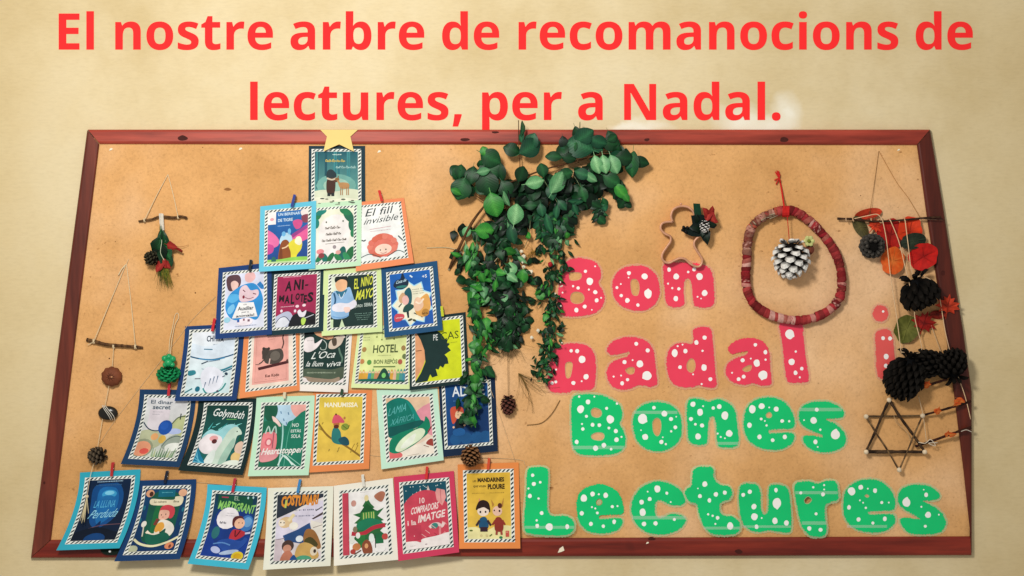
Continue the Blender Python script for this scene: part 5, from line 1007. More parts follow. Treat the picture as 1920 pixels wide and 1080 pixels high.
def pinecone(label, px, py, h, rx, ly, rot=0, n=70, base='#2a1a12', tip='#6b4a30', parent=None, name='pine_cone', cat='pine cone', tilt=0.0, scale_parts=False, group=None, core='#160e0a', fat=1.0, dome=0.0):
    """rx, ly radius and half length in photo px; long axis up in the picture turned by rot, tilted towards the viewer by tilt"""
    c = P(px, py, h); rx *= S; ly *= S
    t = parent
    if parent is None: t = thing(name, label, cat, c, group)
    Rm = Matrix.Rotation(R(-rot), 4, 'Y') @ Matrix.Rotation(R(tilt), 4, 'X')
    A = Matrix.Translation(c) @ Rm
    core_mb = MB(); k = 8; vs = []; fs = []
    for i in range(9):
        tt = i / 8; z = (tt - .5) * 2 * ly * .82; r = rx * .62 * max(.12, math.sin(math.pi * min(1, tt * .86 + .12))) ** .7
        for j in range(k): a = j * 2 * math.pi / k; vs.append(A @ Vector((r * math.cos(a), r * math.sin(a), z)))
    for i in range(8):
        for j in range(k): fs.append((i * k + j, i * k + (j + 1) % k, (i + 1) * k + (j + 1) % k, (i + 1) * k + j))
    fs += [tuple(range(k)), tuple(8 * k + j for j in range(k))]
    core_mb.add(vs, fs, C(core)); core_mb.build('cone_core' , M_cone, t)
    mb = MB()
    for i in range(n):
        tt = (i + .5) / n; phi = i * 2.39996; z = (tt - .5) * 2 * ly * .9
        prof = max(.15, math.sin(math.pi * min(1, tt * .84 + .13))) ** .65
        r = rx * .50 * prof; th_ = R(4 + 58 * tt ** 1.5) if dome == 0 else R(dome * .5 + 30 * tt)
        rad = Vector((math.cos(phi), math.sin(phi), 0)); d = rad * math.cos(th_) + Vector((0, 0, 1)) * math.sin(th_)
        if tt < .1: d = (rad + Vector((0, 0, -.7))).normalized()
        side = Vector((0, 0, 1)).cross(rad).normalized(); nrm = side.cross(d).normalized()
        if nrm.z < 0: nrm = -nrm
        ln = rx * (.50 * prof + .05) * random.uniform(.9, 1.1); wd = rx * .50 * (prof * .7 + .3) * fat * math.sqrt(70 / n)
        if dome: ln *= 1.5; wd *= .8
        M_ = A @ Matrix.Translation(rad * r + Vector((0, 0, z))) @ Matrix((( side.x, d.x, nrm.x, 0), (side.y, d.y, nrm.y, 0), (side.z, d.z, nrm.z, 0), (0, 0, 0, 1)))
        if scale_parts:
            m2 = MB(); scale_geo(m2, M_, ln, wd, C(base), C(tip)); m2.build('cone_scale', M_cone, t)
        else: scale_geo(mb, M_, ln, wd, mixc(C(base), C('#000000'), random.uniform(0, .3)), C(tip))
    if not scale_parts:
        o = mb.build('cone_scales', M_cone, t); o['kind'] = 'stuff'
    return t

# leaves: shared meshes
def leaf_mesh(kind, c1, c2, mat=M_leaf):
    mb = MB(); n = 7; vs = []; fs = []; cs = []
    if kind == 'round': prof = [.06, .27, .41, .48, .48, .42, .28, .05]
    elif kind == 'long': prof = [.03, .14, .21, .24, .22, .17, .10, .01]
    else: prof = [.05, .34, .46, .40, .34, .30, .16, .01]
    a, b_ = C(c1), C(c2)
    for i in range(n + 1):
        y = i / n; w_ = prof[i]; zc = -.16 * (y - .4) ** 2 * 2
        for j, q in enumerate((-1, -.5, 0, .5, 1)):
            z = zc + .055 * abs(q) * w_ * 2 - .05 * q * q + .012 * math.sin(y * 22 + j)
            vs.append((q * w_ * .92, y, z)); cs.append(mixc(a, b_, 1 if q == 0 else (.25 if abs(q) < .9 else 0)))
    for i in range(n):
        for j in range(4): fs.append((i * 5 + j, i * 5 + j + 1, (i + 1) * 5 + j + 1, (i + 1) * 5 + j))
    o = len(vs); vs += [(-.012, -.22, -.02), (.012, -.22, -.02), (.014, .05, 0), (-.014, .05, 0)]; fs.append((o, o + 1, o + 2, o + 3)); cs += [b_] * 4
    me = bpy.data.meshes.new('leaf'); me.from_pydata(vs, [], fs)
    at = me.color_attributes.new('Col', 'FLOAT_COLOR', 'POINT'); at.data.foreach_set('color', [x for c in cs for x in c])
    me.materials.append(mat); me.polygons.foreach_set('use_smooth', [True] * len(me.polygons)); me.update(); return me
LV = {}
for k in ('round', 'long', 'ivy'):
    LV[k] = {'dark': leaf_mesh(k, '#0a3019', '#154a27'), 'mid': leaf_mesh(k, '#103f23', '#256437'), 'teal': leaf_mesh(k, '#114230', '#2c6c48'),
             'bright': leaf_mesh(k, '#23782c', '#4a9e40'), 'pale': leaf_mesh(k, '#4f9062', '#8cc492'), 'black': leaf_mesh(k, '#05170d', '#0a2614')}  # near-black copy puts the shade deep inside the foliage into the colour
def leaf(parent, kind, shade, px, py, h, ln, ang, tilt=0.0, roll=0.0, wide=1.0, name='leaf', mesh=None):
    """ln in photo px, ang: direction of the tip, degrees clockwise from up in the picture; px,py the leaf's middle"""
    me = mesh or LV[kind][shade]; o = bpy.data.objects.new(name, me); COL.objects.link(o)
    c = P(px, py, h); L_ = ln * S
    # local +Y is the leaf length, +Z its face: turn Z to the viewer (-Y world)
    M_ = Matrix.Rotation(R(ang), 4, 'Y') @ Matrix.Rotation(R(90), 4, 'X') @ Matrix.Rotation(R(tilt), 4, 'X') @ Matrix.Rotation(R(roll), 4, 'Y')
    M_ = M_ @ Matrix.Diagonal((L_ * wide, L_, L_, 1)) @ Matrix.Translation((0, -.5, 0))
    o.parent = parent; o.matrix_local = Matrix.Translation(c - parent.location) @ M_
    return o

# --- eucalyptus branches over the middle of the board
E5 = lambda x, y: (800 + x / 3.6, 220 + y / 3.6)
br = thing('eucalyptus_branch', 'large bunch of dark round-leaved eucalyptus branches pinned over the top rail', 'branch', P(960, 330, .01))
st = [
 ([(150, 1030, .012), (210, 900, .030), (300, 720, .040), (395, 590, .040), (480, 480, .034), (640, 410, .034), (800, 350, .036), (1000, 298, .04), (1200, 245, .045), (1290, 262, .04)], .0046, .0012),
 ([(240, 400, .04), (260, 460, .038), (320, 520, .034), (395, 570, .032)], .0014, .0018),
 ([(620, 20, .03), (622, 180, .032), (626, 380, .034), (560, 560, .03), (500, 740, .026)], .0013, .0016),
 ([(1035, 30, .03), (1030, 110, .034), (1000, 280, .036)], .0012, .0014),
 ([(790, 420, .05), (850, 520, .052), (900, 600, .05), (940, 620, .045)], .0009, .0007),
 ([(960, 350, .05), (1010, 420, .052), (1055, 500, .05)], .0009, .0007),
 ([(330, 900, .03), (345, 780, .034), (370, 690, .034)], .0012, .0010),
 ([(700, 690, .03), (690, 800, .028), (660, 880, .02)], .001, .0008)]
for i, (pts, a, b_) in enumerate(st):
    twig(br, [E5(x, y) + (h,) for x, y, h in pts], a, b_, ('#5b3a22', '#46301c', '#6f4a2c') if i < 3 else ('#8fa07a', '#5d6a44', '#6c6240'), name='stem', ends='#e6cfa0' if i == 0 else None)
big = [
 # x, y, len, ang, shade, h, tilt, roll, wide
 (650, 75, 110, 8, 'teal', .050, -10, 50, .55), (640, 130, 80, 190, 'teal', .045, 10, 30, .6), (575, 218, 118, -70, 'dark', .045, 5, 10, .95), (700, 205, 160, 60, 'teal', .055, -5, 12, .95), (705, 165, 120, 20, 'teal', .050, 20, -20, 1),
 (430, 275, 150, 120, 'mid', .055, 0, 10, 1), (388, 228, 70, -20, 'bright', .055, 0, 0, 1), (430, 340, 165, 160, 'mid', .045, 10, 0, 1.1), (228, 365, 95, 10, 'mid', .045, 0, 10, 1), (305, 388, 125, 190, 'dark', .05, 10, 10, .9),
 (382, 365, 90, 80, 'pale', .062, 10, 10, .7), (232, 482, 155, 200, 'mid', .055, 0, 0, 1.05), (200, 500, 80, -60, 'bright', .060, 10, 20, .7), (408, 448, 180, 170, 'dark', .055, 0, 12, 1.0), (500, 370, 125, 175, 'dark', .048, 0, 20, .7),
 (452, 590, 165, 165, 'bright', .062, 0, 5, .95), (600, 655, 140, 10, 'pale', .070, 5, 10, .9), (575, 790, 135, 170, 'teal', .060, 0, 20, .65), (640, 382, 110, 20, 'dark', .055, 0, 15, 1), (782, 355, 95, -10, 'mid', .055, 0, 10, 1),
 (728, 440, 125, 80, 'pale', .062, 10, 10, .8), (885, 440, 165, 30, 'pale', .068, -5, 20, .75), (900, 420, 120, 210, 'mid', .06, 15, 10, .8), (535, 480, 120, 150, 'dark', .05, 0, 0, 1), (858, 262, 115, -85, 'mid', .055, 0, 20, .75),
 (925, 172, 95, 170, 'black', .045, 0, 0, .8), (1035, 190, 190, -70, 'teal', .052, 0, 10, 1.05), (1060, 130, 150, 60, 'teal', .056, 15, 10, .9), (1160, 165, 120, 110, 'teal', .055, 0, 20, .9), (1245, 175, 125, 100, 'dark', .05, 0, 10, 1), (1255, 140, 70, 60, 'mid', .055, 0, 10, 1),
 (1148, 320, 125, 165, 'pale', .068, -5, 10, .75), (1198, 315, 125, 170, 'pale', .070, 5, 10, .75), (1262, 318, 130, 160, 'pale', .068, 0, 14, .85), (1335, 275, 120, 100, 'dark', .055, 0, 10, 1), (1385, 315, 175, 185, 'mid', .050, 0, 30, .7), (1440, 300, 130, 105, 'dark', .052, 0, 10, .7),
 (1050, 382, 110, 110, 'teal', .060, 10, 10, .8), (1105, 405, 100, 130, 'pale', .062, 10, 30, .7), (1248, 425, 130, 120, 'mid', .055, 0, 10, .9), (1310, 500, 130, 140, 'bright', .052, 0, 20, .7), (1345, 540, 70, 150, 'bright', .05, 0, 20, .8), (1055, 520, 110, 165, 'mid', .055, 0, 20, .75),
 (875, 635, 100, 190, 'teal', .055, 0, 30, .6), (915, 592, 90, 140, 'teal', .06, 0, 0, .7), (820, 720, 140, 165, 'teal', .05, 0, 30, .5), (390, 765, 125, 90, 'bright', .058, 0, 10, 1), (700, 595, 85, 90, 'mid', .06, 10, 0, .8), (775, 625, 90, 170, 'teal', .05, 0, 0, .8), (530, 550, 110, 160, 'pale', .055, 10, 50, .6),
 (840, 500, 120, 170, 'teal', .055, 10, 10, .7), (960, 275, 100, 100, 'dark', .055, 0, 10, .8), (1005, 572, 100, 95, 'teal', .05, 10, 30, .5), (1140, 590, 100, 120, 'dark', .045, 0, 20, .6), (1000, 620, 90, 160, 'teal', .045, 0, 30, .6), (940, 380, 100, 80, 'mid', .055, 0, 10, .9), (520, 720, 110, 100, 'black', .04, 0, 0, 1), (600, 720, 110, 60, 'black', .04, 0, 0, 1),
 (880, 780, 110, 180, 'dark', .04, 0, 10, .8), (850, 850, 110, 190, 'dark', .035, 0, 10, .8)]
for (x, y, ln, a, sh, h, ti, ro, wd) in big:
    leaf(br, 'round', sh, *E5(x, y), h, ln / 3.6 * 1.0, a, ti, ro, wd)
def inpoly(p, poly):
    r = False; k = len(poly)
    for i in range(k):
        a, b_ = poly[i], poly[i - 1]
        if (a[1] > p[1]) != (b_[1] > p[1]) and p[0] < (b_[0] - a[0]) * (p[1] - a[1]) / (b_[1] - a[1]) + a[0]: r = not r
    return r
def fill(parent, poly, n, kinds, ln, hr, shades, T_=E5, tmax=40):
    xs = [p[0] for p in poly]; ys = [p[1] for p in poly]; c = 0
    while c < n:
        p = (random.uniform(min(xs), max(xs)), random.uniform(min(ys), max(ys)))
        if not inpoly(p, poly): continue
        c += 1
        leaf(parent, random.choice(kinds), random.choice(shades), *T_(*p), random.uniform(*hr), random.uniform(*ln), random.uniform(90, 270) if random.random() < .75 else random.uniform(0, 360), random.uniform(-tmax, tmax), random.uniform(-tmax, tmax), random.uniform(.7, 1.05))
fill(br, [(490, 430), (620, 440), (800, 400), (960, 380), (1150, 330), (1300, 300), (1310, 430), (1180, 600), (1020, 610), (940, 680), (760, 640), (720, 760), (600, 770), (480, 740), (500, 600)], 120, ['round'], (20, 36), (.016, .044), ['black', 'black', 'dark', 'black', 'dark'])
fill(br, [(960, 110), (1280, 130), (1400, 260), (1400, 330), (1200, 300), (1000, 260), (900, 250)], 22, ['round'], (20, 32), (.028, .05), ['dark', 'dark', 'mid', 'teal'])
fill(br, [(360, 240), (500, 290), (500, 480), (440, 560), (350, 520), (350, 400)], 12, ['round'], (22, 34), (.025, .045), ['dark', 'mid'])
fill(br, [(430, 580), (520, 560), (520, 780), (450, 820), (400, 760), (430, 680)], 14, ['round'], (20, 32), (.022, .04), ['dark', 'black', 'mid'])
fill(br, [(180, 350), (340, 350), (330, 440), (260, 540), (190, 520)], 8, ['round'], (20, 30), (.025, .045), ['dark', 'mid'])

for (x0, y0, n_, dx) in ((1290, 430, 7, 10), (1180, 560, 6, -6), (1000, 600, 8, -14), (540, 700, 6, -8), (760, 620, 8, 4), (860, 640, 9, -4)):
    pts_ = [E5(x0 + dx * i * .8, y0 + i * 24) + (.034 - .001 * i,) for i in range(n_)]
    twig(br, pts_, .0010, .0006, ('#4a5a30', '#5c4a2c'), name='stem', n=2)
    for i, (x, y, h) in enumerate(pts_):
        for sgn in (-1, 1): leaf(br, random.choice(['round', 'long']), random.choice(['dark', 'dark', 'mid', 'black', 'teal']), x + sgn * 6, y + 4, h + .004, random.uniform(17, 26), 180 - sgn * random.uniform(20, 60), random.uniform(-25, 25), random.uniform(-30, 30), .85)
# --- hanging garlands (ivy and fine foliage)
E6 = lambda x, y: (820 + x / 2.7, 420 + y / 2.7)
def garland(label, path, n, ln, wfun, shades, kinds, hr, stem_r=.0014, fr=None, droop=35):
    pts = smooth_open([E6(*p) for p in path], 10); t = thing('leafy_garland', label, 'garland', P(pts[0][0], pts[0][1], .02), 'garlands hanging under the eucalyptus')
    twig(t, [(x, y, .022) for x, y in pts[::5]] , stem_r, stem_r * .6, ('#3d4a26', '#4a3a20', '#2c381c'), name='stem', n=4)
    k = len(pts)
    for i in range(n):
        u = (i + random.random()) / n; f = u * (k - 1); q = pts[int(f)]; w_ = wfun(u) / 2.7
        side = random.gauss(0, .42) * w_; side = max(-w_ * .9, min(w_ * .9, side))
        depth = 1 - abs(side) / (w_ + .01)
        sh = random.choice(shades if fr is None or random.random() > fr(u) else ['bright', 'bright', 'pale', 'mid'])
        ang = 180 - (side / w_) * 60 + random.gauss(0, droop)
        h = hr[0] + (hr[1] - hr[0]) * depth * random.uniform(.3, 1)
        if sh in ('bright', 'pale'): h += .006
        leaf(t, random.choice(kinds), sh, q[0] + side, q[1] + random.uniform(-4, 4), h, random.uniform(*ln), ang, random.uniform(-35, 35), random.uniform(-40, 40), random.uniform(.75, 1.05))
    return t
garland('left garland with bright green ivy leaves, hanging down over the ADELE card', [(170, 120), (165, 200), (210, 270), (205, 350), (195, 420), (205, 500), (225, 560), (215, 640), (200, 720), (180, 800), (175, 880), (160, 960), (150, 1010)], 150, (15, 29),
        lambda u: 75 if u < .3 else (62 if u < .45 else 80), ['mid', 'mid', 'dark', 'bright'], ['ivy', 'ivy', 'long'], (.026, .050), fr=lambda u: .45 if u < .7 else .25)
garland('middle garland, the thickest and darkest of the three under the branch', [(300, 20), (290, 120), (310, 220), (330, 300), (345, 380), (365, 440), (360, 520), (345, 570), (350, 620)], 290, (15, 28),
        lambda u: 215 * (1 - u) + 90 if u < .55 else 150 * (1.25 - u) + 30, ['black', 'dark', 'dark', 'black', 'dark', 'mid'], ['ivy', 'long', 'round'], (.016, .055), .002, fr=lambda u: .10)
g3 = garland('right garland of small dark leaves hanging in front of the red letter B', [(600, -20), (605, 60), (600, 130), (600, 200), (590, 260), (570, 320), (575, 400), (575, 460), (565, 540), (560, 610), (545, 680), (535, 740), (528, 800)], 260, (9, 18),
        lambda u: 120 - 50 * min(1, u * 1.6), ['black', 'dark', 'dark', 'mid'], ['ivy', 'long', 'long'], (.020, .042), fr=lambda u: .17)
for i in range(6):
    x, y = E6(random.uniform(560, 650), random.uniform(200, 720)); mb = MB(); ico(mb, P(x, y, .045), .0028, C('#efe6cf'), 0, jit=.3); mb.build('white_bud', M_dry, g3)
mb = MB(); ico(mb, P(*E6(572, 205), .05), .007, C('#b3202a'), 1, jit=.2); mb.build('red_berry', M_dry, g3)

# fine conifer twigs (dry sprays) between and below the garlands
def spray(label, x, y, h, n, ln, a0, spread, cols, r=.0005, curl=.6, name='dry_sprig'):
    t = thing(name, label, 'sprig', P(x, y, h)); mb = MB()
    for i in range(n):
        a = R(a0 + random.gauss(0, spread)); l = ln * random.uniform(.5, 1.1); c = random.uniform(-curl, curl); p = []
        for k in range(6):
            s_ = k / 5; aa = a + c * s_; p.append((x + math.sin(aa) * l * s_, y - math.cos(aa) * l * s_, h + .012 * math.sin(s_ * 3) * random.uniform(.4, 1)))
        tube(mb, [P(*q) for q in p], [r * (1 - .6 * q / 5) for q in range(6)], 4, C(random.choice(cols)))
    o = mb.build('needles', M_bark, t); o['kind'] = 'stuff'; return t
spray('thin dry olive needles fanning out above the red letter B', 1062, 415, .012, 26, 34, 130, 50, ['#6b5a2c', '#4c4420', '#84642c', '#8a6a38'])
spray('tuft of fine dark green needles ending the middle garland, above the small hanging cone', 952, 628, .022, 40, 60, 178, 24, ['#33401e', '#4c4a20', '#26361c', '#5c5026'], .0006)
spray('loose brownish dry sprig lying beside the small hanging cone', 972, 700, .012, 22, 75, 140, 22, ['#8a6a34', '#6e5426', '#4e4822'], .0006)
spray('curly dark dry needles right of the middle garland, above the small white blossoms', 1012, 560, .014, 26, 26, 180, 90, ['#3c3a1e', '#5c4a24', '#2c2e1a'], curl=1.6)
spray('straw coloured dry sprig between the middle and right garlands', 1000, 470, .012, 34, 34, 180, 70, ['#b8883c', '#c79a4c', '#8f6a2c'], curl=1.4)
twine([(876, 773, .012), (800, 800, .012)][:0] or [(988, 797, .012), (1015, 793, .013), (1035, 775, .014), (1050, 750, .013)], .0009, C('#7c5a2e'), name='dry_twig', label='single thin curved dry twig on the board left of the green B', cat='twig')
twine([(800, 465, .012), (836, 464, .014), (860, 470, .02), (884, 486, .03), (915, 497, .034), (935, 480, .034), (940, 456, .034)], .0009, C('#cfc29a'), name='garden_wire', label='thin pale wire looping across the cut end of the branch', cat='wire')
t = thing('blossom_cluster', 'few small white dried blossoms between the middle and right garlands', 'dried flowers', P(985, 490, .02))
for x, y, r in ((640, 905, 14), (655, 940, 18), (648, 975, 14), (655, 1010, 14), (700, 1045, 22), (680, 1040, 14)):
    mb = MB(); ico(mb, P(*E5(x, y), .026), r / 3.6 * S * .8, C('#f0e4c8'), 1, (1, .7, 1), .25); mb.build('blossom', M_dry, t)
for x, y, r in ((510, 540, 13), (478, 575, 12)):
    mb = MB(); ico(mb, P(*E6(x, y), .026), r / 2.7 * S * .7, C('#f3ead2'), 1, (1, .7, 1), .25); mb.build('blossom', M_dry, t)

# --- small hanging cone under the middle garland, and cone on the cards
pinecone('small dark pine cone hanging alone on a thread under the middle garland', 953, 760, .024, 15, 18, 180, 56, '#241511', '#6b4036')
twine([(952, 640, .022), (952.5, 700, .022), (953, 742, .024)], .0007, C('#3f2d1c'), label='dark thread from the middle garland down to the small hanging cone', cat='thread')
pinecone('brown pine cone between the ADELE card and the card with two horned children', 883, 856, .040, 19, 19, 180, 64, '#2c1a10', '#8c6240', tilt=35)

# --- twine the cards hang on
for (pts, lab) in (
    ([(404, 556, .0115), (359, 601, .0112), (330, 640, .0112), (227, 773, .0112), (188, 830, .0112)], 'slanting twine down the left side of the card tree'),
    ([(905, 690, .0112), (936, 775, .0112), (966, 865, .0118)], 'slanting twine down the right side of the card tree'),
    ([(262, 905, .0115), (320, 901, .0135), (389, 906, .0115), (440, 911, .013)], 'twine joining the left cards of the bottom row'),
    ([(690, 851, .0112), (716, 856, .0108), (832, 858, .0108), (900, 858, .0125), (974, 862, .0112), (985, 872, .0108), (1000, 884, .0108)], 'pale twine behind the pine cone, right of the hat card'),
    ([(395, 602, .012), (402, 606, .013), (412, 600, .012)], 'short knot of twine beside the octopus card')):
    twine(pts, .0008, C('#dcbc8e'), label=lab, group=None)

# --- left ornaments
t = thing('twig_hanger', 'short twig on a triangle of twine with a bundle of greenery tied below', 'hanging ornament', P(306, 409, .014))
twig(t, [(260, 415, .016), (285, 411, .018), (300, 406, .018), (325, 408, .019), (340, 406, .019), (351, 409, .016)], .0030, .0038)
twine([(270.8, 413, .020), (292, 370, .016), (315, 327, .012)], .0011, name='twine_leg', parent=t); twine([(315, 327, .012), (326, 370, .016), (334, 408, .022)], .0011, name='twine_leg', parent=t)
for x, y in ((271, 413), (334, 407)):
    mb = MB(); tube(mb, [P(x + 1.5 * math.cos(a * 1.2) * 1.0, y + 3.2 * math.cos(a), .018 + .0045 * math.sin(a)) for a in [i * .6 for i in range(22)]], .0011, 5, TW); mb.build('knot', M_twine, t)
mb = MB()
for i in range(12): tube(mb, [P(303 + .2 * i - 1, 402 + i * 2.6, .020 + .003 * math.cos(a)) + Vector((.0055 * math.sin(a), 0, .0006 * math.cos(a))) for a in [k * math.pi / 3 for k in range(7)]], .0022, 5, C('#e9e1d2'))
tube(mb, [P(304, 402, .020), P(304.5, 436, .022)], .0045, 8, C('#e2d9c8')); mb.build('white_cord_wrap', M_twine, t)
b1 = thing('greenery_bundle', 'drooping bundle of green needles, red leaves and twigs at the upper left', 'dried bouquet', P(305, 450, .02))
for (x, y, ln, a, sh, k) in ((299, 452, 44, 182, 'dark', 'long'), (304, 460, 50, 176, 'mid', 'long'), (309, 455, 46, 170, 'dark', 'long'), (296, 465, 40, 190, 'dark', 'ivy'), (312, 470, 38, 160, 'mid', 'ivy'), (301, 478, 40, 180, 'black', 'ivy'), (308, 484, 36, 170, 'dark', 'ivy'), (294, 478, 30, 200, 'black', 'round'), (315, 488, 26, 150, 'dark', 'round')):
    leaf(b1, k, sh, x, y, .03, ln, a, random.uniform(-20, 20), random.uniform(-40, 40), .9)
redl = leaf_mesh('ivy', '#8f1f1c', '#b3382c', M_dry); orgl = leaf_mesh('ivy', '#d9541e', '#e98a3c', M_dry); brl = leaf_mesh('round', '#5f2a1c', '#7c3c28', M_dry)
for (x, y, ln, a) in ((300, 498, 22, 200), (306, 494, 20, 160), (313, 497, 18, 140), (322, 462, 22, 110), (296, 503, 16, 210)): leaf(b1, '', '', x, y, .036, ln, a, 10, 20, 1, 'red_leaf', redl)
mb = MB()
for i in range(60):
    a = R(180 + random.gauss(-8, 9)); l = random.uniform(30, 52); x0, y0 = 306 + random.uniform(-7, 8), 494 + random.uniform(-6, 6)
    tube(mb, [P(x0, y0, .028), P(x0 + math.sin(a) * l * .5, y0 - math.cos(a) * l * .5, .031), P(x0 + math.sin(a) * l, y0 - math.cos(a) * l, .026 + random.uniform(-.006, .004))], [.0006, .0006, .0003], 4, C(random.choice(['#5c6a1e', '#7a7420', '#445a1c', '#8a7a2c', '#33481c'])))
o = mb.build('needles', M_bark, b1); o['kind'] = 'stuff'
twig(b1, [(318, 462, .026), (332, 466, .030), (342, 472, .026)], .004, .0034, ('#7a1f18', '#93281e'), name='red_stick'); twig(b1, [(320, 455, .026), (336, 463, .022), (354, 459, .016)], .0008, .0004, ('#8a4a24', '#a86a3c'), name='side_twig')
twine([(304, 436, .028), (303, 455, .036), (301, 474, .038), (308, 488, .038)], .0009, C('#cfd8b4'), name='tie_string', parent=b1); twine([(303, 436, .028), (311, 452, .03)], .0014, C('#e9e1d2'), name='tie_string', parent=b1)
pinecone('small blackish cone at the left of the greenery bundle, upper left of the board', 284, 484, .034, 14, 13, 60, 50, '#15130e', '#3d3a2a')

t = thing('twig_hanger', 'twig on a long triangle of twine with a seed pod and stone strung below', 'hanging ornament', P(216, 645, .014))
twig(t, [(163, 637, .014), (180, 641, .018), (200, 646, .019), (225, 648, .019), (250, 650, .018), (268, 652, .014)], .0054, .0040)
twine([(176, 640, .022), (205, 570, .016), (236, 496, .012)], .0012, name='twine_leg', parent=t); twine([(237, 494, .012), (246, 570, .016), (254, 650, .022)], .0012, name='twine_leg', parent=t)
twine([(236, 496, .012), (228, 505, .014), (222, 516, .015)], .0017, name='loose_end', parent=t); twine([(237, 496, .012), (241, 486, .012)], .0008, name='loose_end', parent=t)
for x, y in ((176, 640), (254, 650), (213, 649)):
    mb = MB(); tube(mb, [P(x + 1.8 * math.cos(a * 1.2), y + 4 * math.cos(a), .018 + .0055 * math.sin(a)) for a in [i * .6 for i in range(26)]], .0013, 5, TW); mb.build('knot', M_twine, t)
for i, x in enumerate((169, 164)): twine([(176, 641, .02), (x, 644 + i * 3, .018)], .001, name='loose_end', parent=t)
twine([(213, 650, .022), (210, 690, .022), (203, 730, .022), (196, 765, .022), (188, 810, .022), (180, 854, .026), (170, 890, .034), (163, 931, .043)], .0009, name='hanging_string', parent=t)
# reddish seed pod
t = thing('seed_pod', 'round reddish brown ribbed seed pod threaded high on the lower left string', 'seed pod', P(209.5, 706, .022)); mb = MB(); vs = []; fs = []
for i in range(9):
    for j in range(40):
        v = i / 8 * math.pi; a = j * 2 * math.pi / 40; r = .029 * math.sin(v) * (1 + .05 * math.cos(a * 10 + v * 2)); vs.append(P(209.5, 706, .022) + Vector((r * math.cos(a), -.015 * math.cos(v), r * math.sin(a) * .95)))
for i in range(8):
    for j in range(40): fs.append((i * 40 + j, i * 40 + (j + 1) % 40, (i + 1) * 40 + (j + 1) % 40, (i + 1) * 40 + j))
mb.add(vs, fs, C('#7a4228')); mb.build('pod_body', M_dry, t, smooth=True)
mb = MB()
for k in range(10):
    a = k * .628; tube(mb, [P(209.5, 706, .022) + Vector((r * math.cos(a + r * 12), -.0155 * math.cos(r / .029 * 1.5), r * math.sin(a + r * 12) * .95)) for r in (.004, .012, .02, .026)], .0011, 5, C('#4d2414'))
mb.build('pod_rib', M_dry, t); mb = MB(); ico(mb, P(209.5, 707, .038), .003, C('#c08a60'), 1); mb.build('pod_tip', M_dry, t)
t = thing('wrapped_stone', 'flat black oval stone tied with white string on the lower left string', 'stone', P(202.5, 774.5, .018)); mb = MB(); ico(mb, P(202.5, 774.5, .020), .0275, C('#1d1a14'), 3, (1, .42, .72)); o = mb.build('stone_body', M_letter, t, smooth=True)
for off in (-4, 0, 5): twine([(194 + off * .6, 760, .024), (199 + off * .8, 768, .0335), (208 + off, 780, .0325), (211 + off * .8, 788, .022)], .0009, C('#e6e0d0'), name='string_wrap', parent=t, n=3)
pinecone('small dark grey pine cone low on the lower left string', 182, 854, .026, 17, 16, 100, 52, '#201a14', '#5d5040')
t = thing('tassel', 'cream twine tassel hanging over the turquoise moon card', 'tassel', P(163, 932, .045)); mb = MB(); ico(mb, P(163, 931, .045), .0050, TW, 1, jit=.15); mb.build('tassel_knot', M_twine, t)
for (dx, dy) in ((-13, 46), (-10, 50), (-7, 44), (-5, 48), (-9, 40), (3, 32)): twine([(163, 931, .046), (163 + dx * .4, 931 + dy * .45, .050), (163 + dx, 931 + dy, .050)], .0011, C('#d9cba0'), name='tassel_strand', parent=t, n=3)
pinecone('green painted pine cone with a knobbly top, left of the polar bear card', 316, 702, .024, 23, 9, 0, 60, '#0f5a34', '#1f9458', tilt=25, core='#0a3a22')
mb = MB(); t = thing('cone_topper', 'small bright green knobbly clay bead on top of the green painted cone', 'bead', P(316, 677, .03))
for x, y, r in ((316, 680, 8), (309, 672, 6), (317, 669, 6), (324, 673, 6), (310, 684, 5), (323, 684, 5)):
    mb = MB(); ico(mb, P(x, y, .034), r * S, C('#1c9a5c'), 2, jit=.03); mb.build('lobe', M_letter, t, smooth=True)
twine([(317, 670, .034), (318, 640, .02), (324, 612, .014), (328, 592, .012), (333, 587, .012), (335, 596, .013), (328, 610, .015), (322, 640, .02), (319, 668, .034)], .0011, label='doubled cream string looped to hang the green painted cone', cat='string')

# --- gingerbread man cookie cutter
E7 = lambda x, y: (1210 + x / 3.1756, 300 + y / 3.1756)
t = thing('cookie_cutter', 'copper coloured gingerbread-man cookie cutter above the n of "Bon"', 'cookie cutter', P(1278, 445, HC))
pts = smooth_closed([E7(x, y) for x, y in ((168, 372), (160, 335), (172, 300), (205, 283), (245, 284), (275, 305), (287, 342), (280, 380), (320, 386), (348, 400), (348, 432), (315, 450), (288, 478), (284, 510), (302, 545), (330, 590), (326, 620), (305, 628), (272, 612), (240, 584), (205, 578), (170, 592), (138, 606), (110, 592), (108, 562), (135, 520), (156, 488), (155, 452), (120, 432), (98, 408), (106, 382), (140, 374))], 5)
mb = MB(); k = len(pts); vs = []; fs = []
cen = (1278, 445)
offo = offset(pts, 3.0)
for (x, y), (x2, y2) in zip(pts, offo):
    vs += [P(x, y, HC - .002), P(x, y, .033), P(x2, y2, .0345), P(x2 + (x2 - x) * .4, y2 + (y2 - y) * .4, .033), P(x2, y2, HC - .002)]
for i in range(k):
    j = (i + 1) % k
    for q in range(4): fs.append((i * 5 + q, j * 5 + q, j * 5 + q + 1, i * 5 + q + 1))
mb.add(vs, fs, G(.5)); mb.build('cutter_band', M_copper, t, smooth=True)
mb = MB(); ico(mb, P(*E7(212, 262), .030), .0036, C('#e8d2b8'), 1); mb.build('hanging_loop', M_copper, t)
t = thing('holly_decoration', 'black-green felt holly sprig with red ribbon on the gingerbread-man cutter', 'decoration', P(1305, 430, .036))
mb = MB(); hf = lambda x, y: .037 + (x - 1300) * .0001
